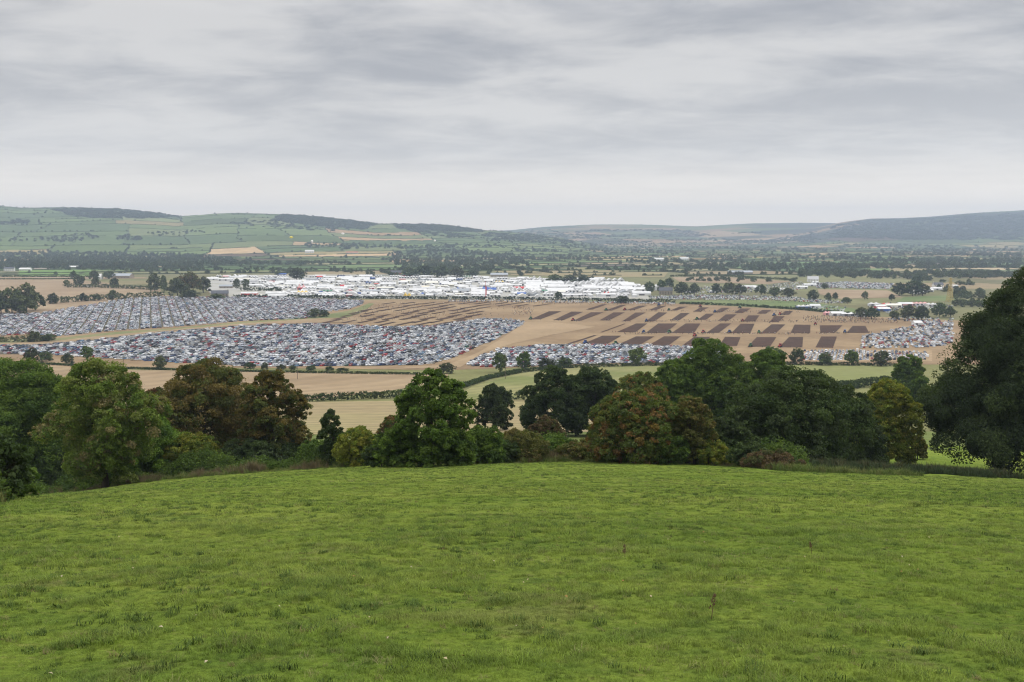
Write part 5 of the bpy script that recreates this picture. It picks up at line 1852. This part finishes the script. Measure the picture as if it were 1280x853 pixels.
for ri, py in enumerate(TENT_ROWS):
    xl = np.interp(py, *LEFT); xr = np.interp(py, *RIGHT)
    x = xl + _tr.uniform(0, 6)
    prev = None
    while x < xr:
        big = x > 640 and py < 365
        if big:
            kind = _tr.choices(('marquee', 'arched', 'gables'), (3, 1, 4))[0]; L = _tr.choice((25, 36, 48)); W_ = _tr.choice((15, 20, 25)); h = _tr.choice((3.2, 3.8, 4.4)); rise = _tr.choice((2.8, 3.8, 5.0))
        else:
            kind = _tr.choices(('marquee', 'pagoda', 'trailer_stand', 'arched', 'gables'), (8, 9, 2, 2, 3))[0]
            L = _tr.choice((12, 18, 24, 30)); W_ = _tr.choice((8, 10, 15)); h = _tr.choice((2.8, 3.2)); rise = W_ * .24
            if kind == 'pagoda': W_ = 6; rise = 2.6; L = _tr.choice((12, 18, 24))
            if kind == 'trailer_stand': L = _tr.choice((10, 14)); W_ = 9; h = 3.6
        pc = 'white' if big else _tr.choices(('white', 'cream', 'grey', 'red', 'blue', 'pink', 'green', 'yellow', 'black'), (86, 6, 3, 1.2, 1.0, .8, .5, .4, .4))[0]
        wc = pc if pc in ('white', 'cream') and _tr.random() < .75 else _tr.choices(('white', 'grey', 'blue', 'red', 'cream'), (12, 3, .5, .5, 1))[0]
        bays = max(int(L / 6), 2)
        y0 = on_ground(x, py).y
        wpx = L / y0 * F
        cxp = x + wpx / 2
        x += wpx + _tr.uniform(.4, 3.4) + (0 if _tr.random() < .86 else 7)
        skip = False
        for (a0, a1, b0, b1) in ((360, 385, 343, 352), (286, 314, 357, 363), (690, 706, 370.5, 375), (768, 790, 374, 380), (240, 292, 358, 376), (500, 600, 330, 346)):
            if a0 < cxp < a1 and b0 < py < b1: skip = True
        if skip or _tr.random() < .05:
            prev = None
            continue
        key = (kind, L, W_, h, round(rise, 1), bays, pc, wc)
        if key not in TENT_CACHE:
            TENT_CACHE[key] = tent_mesh(*key)
        b0 = on_ground(cxp, min(py + _tr.uniform(-.9, .9), 372.4))
        if n_t >= 262:
            OVER.append((b0.x, b0.y, b0.z + .3, R(_tr.uniform(1, 7)), key))
            continue
        o = bpy.data.objects.new({'marquee': 'marquee', 'gables': 'marquee', 'pagoda': 'pagoda_tent', 'arched': 'arched_tent', 'trailer_stand': 'trailer_stand'}[kind], TENT_CACHE[key])
        COL.objects.link(o)
        o.location = (b0.x, b0.y, b0.z + .3)
        o.rotation_euler = (0, 0, R(_tr.choice((4, 4, 94 if not big and L < 28 else 4)) + _tr.uniform(-2, 2)))
        o['_'] = 0; del o['_']
        size = 'huge' if L >= 40 else ('long' if L >= 24 else ('mid-sized' if L >= 18 else 'small'))
        wh = next(t for a, b_, t in WHERE if a <= cxp < b_)
        nb = f', right of a {prev}' if prev else ''
        wall = '' if wc == pc else f' with {wc} walls'
        kn = {'marquee': 'ridge marquee', 'gables': 'many-gabled marquee', 'pagoda': 'row of peaked pagoda tents', 'arched': 'arched tent', 'trailer_stand': 'trailer stand'}[kind]
        lab = f'{size} {pc} {kn}{wall}, {ROWN[ri]} tent row, {wh}{nb}'
        ws = lab.split()
        if len(ws) > 16: lab = f'{size} {pc} {kn}{wall}, {ROWN[ri]} tent row, {wh}'
        tag(o, lab, 'tent', TENT_GROUP)
        prev = f'{pc} {"marquee" if kind == "marquee" else "tent" if kind != "trailer_stand" else "stand"}'
        tent_pts.append((cxp, py))
        n_t += 1
print('tents', n_t, len(OVER))
if OVER:
    ks = sorted(set(q[4] for q in OVER), key=str)
    tps = [bpy.data.objects.new(f'tent_{k:03d}', TENT_CACHE[q]) for k, q in enumerate(ks)]
    o = instancer('far_tents', [q[:3] for q in OVER], np.array([q[3] for q in OVER]), np.ones(len(OVER)), np.array([ks.index(q[4]) for q in OVER]), tps)
    tag(o, 'farthest white tents crowded at the back of the show ground', 'tents', kind='stuff')


def one_tent(kind, L, W_, h, rise, pc, wc, px, py, rz, label):
    b0 = on_ground(px, py)
    o = bpy.data.objects.new({'marquee': 'marquee', 'pagoda': 'pagoda_tent', 'arched': 'arched_tent', 'trailer_stand': 'trailer_stand'}[kind], tent_mesh(kind, L, W_, h, rise, max(int(L / 6), 2), pc, wc))
    COL.objects.link(o); o.location = (b0.x, b0.y, b0.z + .3); o.rotation_euler = (0, 0, R(rz))
    tag(o, label, 'tent', TENT_GROUP)
    return o


one_tent('marquee', 26, 9, 3.2, 2.4, 'white', 'red', 312, 369.5, 4, 'white marquee with long red front beside the farmhouse')
one_tent('pagoda', 18, 8, 3.2, 3.5, 'yellow', 'white', 378, 368, 4, 'yellow peaked tents among the white tents behind the upper cars')
one_tent('pagoda', 14, 8, 4, 7, 'pink', 'red', 377, 362.5, 4, 'tall pinkish peaked tent behind the yellow one')
one_tent('pagoda', 12, 7, 3.5, 4.5, 'red', 'white', 758, 370.5, 4, 'red tent in front of the long white marquees at right')
one_tent('marquee', 22, 10, 3.2, 2.4, 'red', 'red', 650, 362.5, 4, 'red marquee in the middle of the show tents')
one_tent('marquee', 14, 9, 3.2, 2.2, 'blue', 'grey', 652, 370, 4, 'blue roofed marquee behind the front hedge')
one_tent('marquee', 30, 9, 3.4, 1.8, 'white', 'blue', 408, 369.8, 4, 'long white stand with blue front behind the upper car park')
one_tent('marquee', 22, 12, 3.4, 2.0, 'blue', 'grey', 352, 344.8, 4, 'blue roofed hall at the back left of the tents')
one_tent('arched', 16, 10, 3.4, 3.0, 'black', 'black', 316, 355.5, 4, 'square dark screen stand beside the pale round tree')
for k, (px, py, L) in enumerate(((893, 366.2, 16), (935, 360.6, 30), (946, 361.8, 14), (978, 364, 12), (1002, 361, 20), (1012, 358, 24), (1019, 355, 16), (1148, 367.4, 18), (1158, 365.2, 22), (1136, 366.4, 14), (1168, 363, 26), (1190, 359.8, 20), (862, 366, 14))):
    one_tent('marquee' if k % 3 else 'pagoda', L, 8, 3, 2.2, 'white', 'white', px, py, 5,
             ['white tents left of the slim tree', 'white flat marquee behind the big round tree pair', 'small white marquee right of the round tree pair', 'white peaked tents near the row end tree',
              'white marquee left of the right tan field', 'white marquee behind the corner tree of the tan field', 'white peaked tents by the far car rows', 'white marquee left of the green field by the pylon',
              'white shed tent behind the thick wood edge', 'white peaked tents at the left of the green field', 'long white marquee far right above the green field', 'white marquee by the giant sycamore top',
              'white tents right of the grey house'][k] + ' across the valley')
for k, (px, py, c1, c2, L) in enumerate(((1100, 386, 'white', 'red', 14), (1108, 383.4, 'red', 'white', 12), (1116, 384.6, 'cream', 'cream', 22), (1092, 382.6, 'white', 'white', 14), (1131, 382.8, 'white', 'pink', 20), (1148, 382.2, 'pink', 'white', 24),
                                         (1104, 389.3, 'white', 'blue', 16), (1166, 383.4, 'white', 'cream', 18), (1146, 407, 'white', 'white', 9), (1034, 394.2, 'pink', 'pink', 8), (1046, 395, 'white', 'white', 16), (1060, 395.6, 'white', 'grey', 16), (1075, 396.3, 'white', 'white', 10), (1004, 386, 'white', 'blue', 18), (1018, 385.2, 'white', 'white', 14))):
    one_tent('pagoda' if k % 2 else 'marquee', L, 8, 3, 2.2, c1, c2, px, py, 5,
             [f'{c1} fairground tent with {c2} walls', f'{c1} stall tent with {c2} sides', f'{c1} canopy over {c2} stall'][k % 3] + ', ' +
             ['at the left of the funfair', 'in the middle of the funfair', 'above the dark clump', 'at the upper left of the funfair', 'behind the dark clump', 'toward the pylon', 'below the funfair', 'right under the pylon',
              'inside the right car park', 'behind the end plots', 'beside the pink one', 'left of the dark clump', 'against the dark clump', 'on the green strip', 'on the green strip, right one'][k])

# ---------------------------------------------------------------- buildings
WALLW = plain('white render', (.74, .73, .70), .8, .2, var=.06, vscale=.3)
WALLS = plain('stone wall', (.30, .26, .21), .9, .2, var=.2, vscale=.5)
SLATE = plain('slate roof', (.10, .105, .12), .7, .3, var=.15, vscale=.8)
SHEETR = plain('metal sheet roof', (.34, .37, .40), .45, .4, var=.08, vscale=.3)
PANE = plain('window glass', (.02, .025, .03), .1, .6)
DOORM = plain('painted door', (.10, .04, .03), .6, .3)


def house(name, label, cat, px, py, L, D, h, rise, rz, wall, roof, chim=2, cols=4, floors=2):
    b0 = on_ground(px, py)
    root = empty(name, (b0.x, b0.y, b0.z - .05), R(rz))
    tag(root, label, cat)
    w = MB().box((0, 0, h / 2), (L, D, h))
    w.add([(-L / 2, -D / 2, h), (-L / 2, D / 2, h), (-L / 2, 0, h + rise)], [(0, 2, 1)])
    w.add([(L / 2, -D / 2, h), (L / 2, D / 2, h), (L / 2, 0, h + rise)], [(0, 1, 2)])
    w.build('wall', wall, root)
    e = .4
    k_ = rise / (D / 2)
    r_ = MB()
    for s in (-1, 1):
        a, b_ = s * (D / 2 + e), 0
        za, zb_ = h - e * k_ + .02, h + rise + .02
        r_.add([(-L / 2 - e, a, za), (L / 2 + e, a, za), (L / 2 + e, b_, zb_), (-L / 2 - e, b_, zb_), (-L / 2 - e, a, za + .2), (L / 2 + e, a, za + .2), (L / 2 + e, b_, zb_ + .2), (-L / 2 - e, b_, zb_ + .2)],
               [(3, 2, 1, 0), (4, 5, 6, 7), (0, 1, 5, 4), (1, 2, 6, 5), (3, 0, 4, 7)])
    ro = r_.build('roof', roof, root)
    for k in range(chim):
        MB().box(((-1 if k == 0 else 1) * (L / 2 - .7), 0, h + rise + .5), (1.1, .8, 1.6)).build('chimney', wall, ro)
    for fl in range(floors):
        for k in range(cols):
            x = -L / 2 + L * (k + .5) / cols
            if fl == 0 and k == cols // 2:
                MB().box((x, -D / 2 - .03, 1.05), (1.1, .14, 2.1)).build('door', DOORM, root)
                continue
            MB().box((x, -D / 2 - .03, 1.6 + fl * 2.7), (1.1, .12, 1.3)).build('window', PANE, root)
    return root


house('farmhouse', 'stone farmhouse with grey slate roof beside the upper left car park', 'house', 275, 371.5, 26, 9, 6, 4.5, 14, WALLS, SLATE, 2, 5)
house('outbuilding', 'low grey roofed outbuilding behind the stone farmhouse', 'barn', 283, 360.5, 24, 8, 4, 2.6, 4, WALLS, SHEETR, 0, 4, 1)
house('cottage', 'white cottage with a steep gable beside dark trees on the left', 'house', 125, 349.3, 9, 12, 6, 6, 0, WALLW, WALLW, 1, 2)
house('barn', 'long barn with pale grey sheet roof right of the white cottage', 'barn', 153, 347.8, 44, 24, 5.5, 5, -4, WALLS, SHEETR, 0, 6, 1)
house('barn', 'low white roofed shed on the lane below the pasture', 'shed', 109, 358.8, 16, 6, 2.6, 1.4, 0, WALLW, WALLW, 0, 3, 1)
house('farmhouse', 'white farmhouse at the far left edge behind the tan strip', 'house', 12, 339.2, 26, 9, 7, 4, 5, WALLW, SLATE, 2, 5)
house('barn', 'white farm shed right of the far left white farmhouse', 'barn', 32, 338.6, 30, 12, 5, 3, 0, WALLW, WALLW, 0, 4, 1)
house('barn', 'long low pale shed at the end of the bright green pasture', 'barn', 48, 337.6, 60, 10, 3, 2, 0, WALLS, WALLS, 0, 6, 1)
house('barn', 'pale roofed shed in front of the left wood', 'barn', 91, 335.5, 34, 12, 4, 3, 0, WALLW, WALLW, 0, 4, 1)
house('country_house', 'grey house with slate roof at the right end of the tents', 'house', 832, 368.5, 22, 10, 7, 5, -8, WALLS, SLATE, 2, 5)
house('barn', 'grey roofed barn behind the tents right of the wood', 'barn', 624, 346.2, 40, 14, 5, 4, 0, WALLS, SHEETR, 0, 5, 1)
house('farmhouse', 'white house far out in the valley on the right of centre', 'house', 823.5, 326.5, 34, 12, 7, 5, 0, WALLW, WALLW, 2, 4)
house('farmhouse', 'second white house far out in the valley, right of the first', 'house', 855, 325.6, 32, 12, 7, 5, 0, WALLW, WALLW, 2, 4)
house('barn', 'long pale shed far out between dark trees on the right', 'barn', 925, 343, 60, 16, 5, 4, 3, WALLS, SHEETR, 0, 6, 1)
house('farmhouse', 'reddish brown building group before the wood behind the tents', 'house', 495, 344, 26, 10, 6, 5, 5, plain('red brick', (.30, .14, .10), .9, .2), SLATE, 1, 4)
house('farmhouse', 'white house at the foot of the hill left of centre', 'house', 387, 316.5, 40, 14, 8, 6, 5, WALLW, WALLW, 1, 4)
house('barn', 'small orange roofed barn at the foot of the hill', 'barn', 440, 317.4, 55, 18, 5, 6, 5, WALLW, plain('rusty roof', (.42, .20, .11), .8, .2), 0, 4, 1)
house('farmhouse', 'white farmhouse among trees beside the right far fields', 'house', 1172, 360, 18, 9, 6, 4, 3, WALLW, SLATE, 1, 4)
house('farmhouse', 'white house beside the caravans left of the right tan field', 'house', 1016, 352.8, 22, 12, 6, 6, -10, WALLW, plain('pale roof', (.5, .5, .5), .6, .3), 1, 4)

# ---------------------------------------------------------------- poles, pylon, balloons
WOODP = plain('weathered pole', (.16, .13, .10), .9, .1)
PORC = plain('insulator', (.5, .5, .48), .4, .4)


def pole(label, px, top, base, y):
    d = ray(px, base)
    x = d[0] / d[1] * y
    z = float(ground(x, y))
    H = at_dist(px, top, y).z - z
    root = empty('utility_pole', (x, y, z), 0.3)
    tag(root, label, 'utility pole', 'wooden utility poles below the car parks')
    MB().tube([(0, 0, -.5), (0, 0, H)], [.17, .12], 8).build('mast', WOODP, root)
    MB().box((0, 0, H - .5), (1.6, .12, .12)).build('crossarm', WOODP, root)
    for s in (-.65, 0.3, .65):
        MB().tube([(s, 0, H - .44), (s, 0, H - .2)], [.06, .05], 6).build('insulator', PORC, root)
    return root


pole('wooden utility pole above the airy ash on the left', 155.5, 446, 478, 560)
pole('wooden utility pole right of the bronze sycamores', 372, 458, 474, 600)
pole('wooden utility pole among the round trees of the middle car strip', 631.5, 441, 470, 600)

# post at the hedge foot
q = on_ground(557, 580)
fp = MB(); fp.tube([(0, 0, -.3), (.02, 0, 1.15)], [.07, .06], 8)
tag(fp.build('fence_post', plain('grey timber', (.32, .27, .20), .9, .1, var=.2, vscale=6)), 'short weathered wooden post at the foot of the central green tree', 'post').location = (q.x, q.y - .8, meadow_z(q.x, q.y - .8))
for k, (px, py) in enumerate(((79, 616), (45, 621))):
    q = on_ground(px, py)
    fp = MB(); fp.tube([(0, 0, -.3), (.03, 0, 1.2)], [.06, .05], 8)
    tag(fp.build('fence_post', plain(f'old timber {k}', (.20, .17, .13), .9, .1)), ['dark fence post in the gap under the left ash', 'leaning dark post left of the one under the ash'][k], 'post').location = (q.x, q.y, meadow_z(q.x, q.y))

# lattice pylon
b0 = on_ground(1187, 377.5)
YEL = plain('yellow steel', (.50, .38, .13), .6, .3)
root = empty('lattice_pylon', b0, R(8))
tag(root, 'tall yellowish lattice pylon on the right beside the giant sycamore', 'pylon')
H = 30 / F * b0.y
tw = MB()
hw = lambda z: 3.2 * (1 - z / H) ** 1.2 + .75
zs = np.linspace(0, H, 11)
for s, t in ((-1, -1), (1, -1), (1, 1), (-1, 1)):
    tw.tube([(s * hw(z), t * hw(z), z) for z in zs], [.26] * len(zs), 5)
for z0, z1 in zip(zs[:-1], zs[1:]):
    a, b_ = hw(z0), hw(z1)
    for (s0, t0), (s1, t1) in (((-1, -1), (1, -1)), ((1, -1), (1, 1)), ((1, 1), (-1, 1)), ((-1, 1), (-1, -1))):
        tw.tube([(s0 * a, t0 * a, z0), (s1 * b_, t1 * b_, z1)], [.16, .16], 4)
        tw.tube([(s1 * a, t1 * a, z0), (s0 * b_, t0 * b_, z1)], [.16, .16], 4)
        tw.tube([(s0 * b_, t0 * b_, z1), (s1 * b_, t1 * b_, z1)], [.16, .16], 4)
tw.build('tower', YEL, root)
for z in (H * .66, H * .80, H * .93):
    c_ = MB()
    for s in (-1, 1):
        c_.tube([(s * .6, -.6, z), (s * 5.2, 0, z + .5)], [.2, .12], 4)
        c_.tube([(s * .6, .6, z), (s * 5.2, 0, z + .5)], [.2, .12], 4)
        c_.tube([(s * .6, 0, z + 1.6), (s * 5.2, 0, z + .5)], [.16, .1], 4)
    c_.build('crossarm', YEL, root)

# red flag mast
b0 = on_ground(607, 373)
root = empty('flag_mast', b0, 0)
tag(root, 'tall thin red flag mast rising among the tents', 'mast')
Hm = 21 / F * b0.y
MB().tube([(0, 0, 0), (0, 0, Hm)], [.35, .25], 6).build('mast', CANVAS['red'], root)
MB().box((.9, 0, Hm * .45), (1.5, .12, Hm * .5)).build('banner', CANVAS['red'], root)

# advertising balloons tethered over the tents
BALW = plain('white balloon skin', (.85, .85, .82), .4, .4)
BALY = plain('yellow balloon skin', (.80, .66, .10), .4, .4)
ROPE = plain('tether rope', (.3, .3, .3), .8, .1)
for px, py, y, s, m_, lab in ((364, 296.8, 1900, 3.2, BALY, 'yellow advertising balloon floating over the back left tents'), (390, 301.8, 1900, 2.3, BALW, 'white balloon floating right below the yellow balloon'),
                              (428.5, 292.3, 1900, 3.0, BALW, 'white oval balloon floating highest against the hill'), (543.5, 301, 1900, 1.9, BALW, 'small white balloon floating in front of the tan hill field')):
    q = at_dist(px, py, y)
    gz = float(ground(q.x, q.y))
    root = empty('balloon', (q.x, q.y, q.z), 0)
    tag(root, lab, 'balloon', 'balloons tethered above the show ground')
    e = MB()
    n = 9
    flat = .62 if 'oval' in lab or m_ is BALY else 1.0
    e.tube([(math.cos(math.pi * k / n) * s, 0, 0) for k in range(n + 1)], [max(math.sin(math.pi * k / n) * s * flat, .02) for k in range(n + 1)], 12)
    for a in (-.5, .5):
        e.add([(s * .6, 0, 0), (s * 1.25, a * s, .5 * s * abs(a)), (s * 1.25, a * s * .2, 0)], [(0, 1, 2), (2, 1, 0)])
    e.build('envelope', m_, root, smooth=True)
    MB().tube([(0, 0, -s * flat), (0, 0, gz - q.z)], [.05, .05], 4).build('tether', ROPE, root)

# ---------------------------------------------------------------- tractors at the plots
TRC = {'blue': plain('blue tractor paint', (.03, .10, .35), .4, .5), 'green': plain('green tractor paint', (.03, .16, .04), .4, .5), 'red': plain('red tractor paint', (.42, .03, .02), .4, .5)}
STEEL = plain('plough steel', (.12, .12, .13), .5, .4)


def make_tractor(c):
    root = empty('tractor', (0, 0, 0))
    b = MB()
    b.extrude([(-.6, .7), (2.1, .7), (2.2, 1.3), (2.0, 1.65), (.5, 1.75), (-.6, 1.6)], -.42, .42)
    b.extrude([(-1.3, .9), (.0, .9), (.0, 1.3), (-.4, 1.75), (-1.35, 1.7)], -1.0, 1.0)
    b.tube([(1.3, .3, 1.6), (1.3, .3, 2.7)], [.07, .06], 6)
    b.build('bonnet', TRC[c], root)
    cb = MB().frustum((-1.2, .45, .72), (-1.05, .30, .66), 1.6, 2.6)
    cb.build('cab', GLASS, root)
    MB().frustum((-1.2, .45, .8), (-1.0, .3, .7), 2.6, 2.75).build('roof', TRC[c], root)
    for s in (-1, 1):
        MB().tube([(-.85, s * .75, .85), (-.85, s * 1.2, .85)], [.85, .85], 14).build('wheel', TYRE, root)
        MB().tube([(1.65, s * .65, .55), (1.65, s * 1.0, .55)], [.55, .55], 12).build('wheel', TYRE, root)
    p = MB()
    p.tube([(-1.3, 0, .8), (-2.2, 0, .9), (-4.2, .8, .8)], [.10, .10, .08], 6)
    for k in range(4):
        x, y = -2.4 - k * .5, .1 + k * .22
        p.add([(x, y, .8), (x + .5, y - .1, .05), (x + .1, y + .35, .05), (x - .15, y + .35, .5)], [(0, 1, 2, 3), (3, 2, 1, 0)])
    p.build('plough', STEEL, root)
    return root


tproto = {}
k_t = 0
_pr = random.Random(61)
used_plots = []
allp = [(row, k, q) for row, qs in PLOTS for k, q in enumerate(qs)]
for (row, k, q) in allp:
    if _pr.random() < .26:
        continue
    end = _pr.random() < .7
    a, b_ = (q[0], q[1]) if end else (q[3], q[2])
    t = _pr.uniform(-.25, .15)
    px, py = a[0] + (b_[0] - a[0]) * t, a[1] + (b_[1] - a[1]) * t + (.3 if end else -.3)
    c = ('blue', 'green', 'red')[k_t % 3]
    k_t += 1
    if c not in tproto:
        o = make_tractor(c); tproto[c] = o
    else:
        o = copy_tree(tproto[c])
    b0 = on_ground(px, py)
    o.location = (b0.x, b0.y, b0.z + .40); o.rotation_euler = (0, 0, R(62 + _pr.uniform(-12, 12)) + (math.pi if _pr.random() < .5 else 0))
    o.scale = (1.25, 1.25, 1.25)
    tag(o, f'{c} tractor with plough at the {"near" if end else "far"} end of the {ORD[k]} plot, {row} row'.replace('from left ', ''), 'tractor', 'tractors ploughing the plots')

# ---------------------------------------------------------------- spectators
def person_mesh(pose, seed, jacket, trousers):
    """One standing figure grown from a skeleton: one continuous body."""
    J = {'pelvis': (0, 0, .95), 'waist': (0, 0, 1.10), 'chest': (0, .01, 1.36), 'neck': (0, .0, 1.52), 'head': (0, .03, 1.62), 'crown': (0, .02, 1.74)}
    st = .10 if pose == 0 else .22
    for s, n in ((-1, 'l'), (1, 'r')):
        f_ = st * s if pose else 0
        J['hip' + n] = (s * .10, 0, .90); J['knee' + n] = (s * .11, f_ * .6 + .02, .50); J['ankle' + n] = (s * .12, f_, .09); J['toe' + n] = (s * .13, f_ + .17, .04)
        J['shoulder' + n] = (s * .19, 0, 1.43); J['elbow' + n] = (s * .25, -f_ * .4 - .02, 1.16)
        J['hand' + n] = (s * .22, (.22 if pose == 2 else .06) - f_ * .3, 1.02 if pose != 2 else 1.2)
    E = [('pelvis', 'waist'), ('waist', 'chest'), ('chest', 'neck'), ('neck', 'head'), ('head', 'crown')]
    for n in 'lr':
        E += [('pelvis', 'hip' + n), ('hip' + n, 'knee' + n), ('knee' + n, 'ankle' + n), ('ankle' + n, 'toe' + n), ('chest', 'shoulder' + n), ('shoulder' + n, 'elbow' + n), ('elbow' + n, 'hand' + n)]
    names = list(J)
    me = bpy.data.meshes.new('person')
    me.from_pydata([J[n] for n in names], [(names.index(a), names.index(b_)) for a, b_ in E], [])
    o = bpy.data.objects.new('person', me); COL.objects.link(o)
    o.modifiers.new('skin', 'SKIN')
    rad = {'pelvis': .15, 'waist': .14, 'chest': .17, 'neck': .06, 'head': .10, 'crown': .07}
    for i, n in enumerate(names):
        q = rad.get(n) or {'hip': .11, 'knee': .075, 'ankle': .055, 'toe': .045, 'shoulder': .08, 'elbow': .06, 'hand': .045}[n[:-1]]
        me.skin_vertices[0].data[i].radius = (q, q * (.8 if n in ('pelvis', 'waist', 'chest') else 1))
    me.skin_vertices[0].data[0].use_root = True
    o.modifiers.new('sub', 'SUBSURF').levels = 1
    dg = bpy.context.evaluated_depsgraph_get()
    m2 = bpy.data.meshes.new_from_object(o.evaluated_get(dg))
    bpy.data.objects.remove(o)
    m2.materials.clear()
    for m_ in (jacket, trousers, SKIN, HAIR):
        m2.materials.append(m_)
    for p in m2.polygons:
        c = p.center
        p.material_index = 2 if (c.z > 1.53 and not (c.z > 1.70 or c.y < -.02)) else (3 if c.z > 1.53 else (0 if c.z > .93 else 1))
        p.use_smooth = True
    return m2


SKIN = plain('skin', (.45, .28, .20), .6, .3)
HAIR = plain('hair', (.05, .035, .025), .7, .2)
JEANS = plain('denim', (.04, .055, .09), .8, .2)
JK = {'black': (.015, .015, .018), 'navy': (.02, .03, .08), 'grey': (.12, .12, .13), 'green': (.04, .07, .03), 'red': (.35, .03, .03), 'white': (.65, .65, .65), 'brown': (.10, .06, .035)}
PERS = {}
for k, (nm, c) in enumerate(JK.items()):
    jm = plain('jacket ' + nm, c, .8, .2)
    for pose in range(3):
        if (k + pose) % 2 == 0 or pose == 0:
            PERS[nm, pose] = person_mesh(pose, k, jm, JEANS)
pk_ = list(PERS)
PG = 'spectators walking among the ploughed plots'
n_p = 0
places = []
for (row, qs) in PLOTS:
    for k, q in enumerate(qs):
        nn = {'front': 2, 'second': 5, 'third': 6, 'farthest': 5}[row]
        for j in range(nn):
            t = _pr.uniform(-.3, 1.25)
            places.append((q[0][0] + (q[1][0] - q[0][0]) * t, q[0][1] + (q[1][1] - q[0][1]) * t + _pr.uniform(.2, 1.4), f'near the {ORD[k]} plot, {row} row'))
for j in range(46):
    places.append((_pr.uniform(1010, 1100), _pr.uniform(397.5, 404.5), 'in the crowd behind the right hand plots'))
for j in range(40):
    places.append((_pr.uniform(430, 650), _pr.uniform(383, 401), 'among the thin ploughed strips'))
for j in range(14):
    places.append((_pr.uniform(640, 665), _pr.uniform(385, 394), 'at the left end of the plots'))
for (px, py, wh) in places:
    c, pose = pk_[_pr.randrange(len(pk_))] if _pr.random() > .35 else ('black', 0)
    b0 = on_ground(px, py)
    o = bpy.data.objects.new('person', PERS[c, pose]); COL.objects.link(o)
    o.location = (b0.x, b0.y, b0.z + .36); o.rotation_euler = (0, 0, _pr.uniform(0, 6.28))
    tag(o, f'person in {c} jacket and jeans {("standing", "walking", "reaching forward")[pose]} {wh}', 'person', PG)
    n_p += 1
print('people', n_p)

cp_, ci_ = [], []
for poly, n in (([(1004, 396), (1040, 395), (1120, 400), (1125, 405), (1060, 405), (1004, 403)], 420), ([(560, 377), (840, 380), (840, 383), (700, 381), (560, 379)], 220),
                ([(640, 384), (668, 384), (664, 396), (640, 394)], 90), ([(470, 379), (650, 380), (600, 398), (420, 403)], 260), ([(810, 401), (1000, 401), (1000, 404), (810, 404)], 130),
                ([(800, 388), (1000, 390), (1000, 392), (800, 390)], 110), ([(780, 417), (1060, 417), (1060, 419), (780, 419)], 110), ([(820, 371), (1060, 379), (1060, 382), (820, 375)], 220), ([(1085, 381), (1195, 380), (1195, 386), (1085, 390)], 260)):
    q_ = scatter_px(poly, n, len(cp_) + 3)
    cp_ += [tuple(v) for v in q_]
ps_ = [bpy.data.objects.new(f'figure_{k:02d}', PERS[q]) for k, q in enumerate(pk_)]
cp_ = np.array(cp_); cp_[:, 2] += .36
r = np.random.default_rng(77)
o = instancer('crowd', cp_, r.uniform(0, 6.28, len(cp_)), r.uniform(.92, 1.08, len(cp_)), r.integers(0, len(ps_), len(cp_)), ps_)
tag(o, 'scattered crowd of tiny dark figures across the show fields', 'crowd', kind='stuff')

# ---------------------------------------------------------------- seed stalks in the near meadow
STALK = plain('dry dock stalk', (.13, .085, .045), .8, .2)
for k, (px, py, h, lab) in enumerate(((889, 768, .34, 'taller thin dry dock stalk in the near meadow on the right'), (781, 698, .26, 'short brown dock stalk in the middle distance of the meadow'),
                                      (1015, 692, .28, 'short bent dock stalk on the right of the meadow'))):
    q = on_ground(px, py)
    root = empty('dock_stalk', (q.x, q.y, meadow_z(q.x, q.y)), k * 1.3)
    tag(root, lab, 'plant', 'dry dock stalks in the meadow')
    s = MB().tube([(0, 0, -.05), (.02, 0, h * .5), (.05, .02, h)], [.006, .005, .003], 5)
    s.build('stem', STALK, root)
    sr = random.Random(k); e = MB()
    for j in range(34):
        t = sr.uniform(.45, 1.0); a = sr.uniform(0, 6.28); rr = .04 * (1.25 - t)
        x, y, z = .05 * t * t + math.cos(a) * rr, .02 * t + math.sin(a) * rr, h * t
        e.box((x, y, z), (.012, .012, .016), 0, a)
    e.build('seed_head', STALK, root)
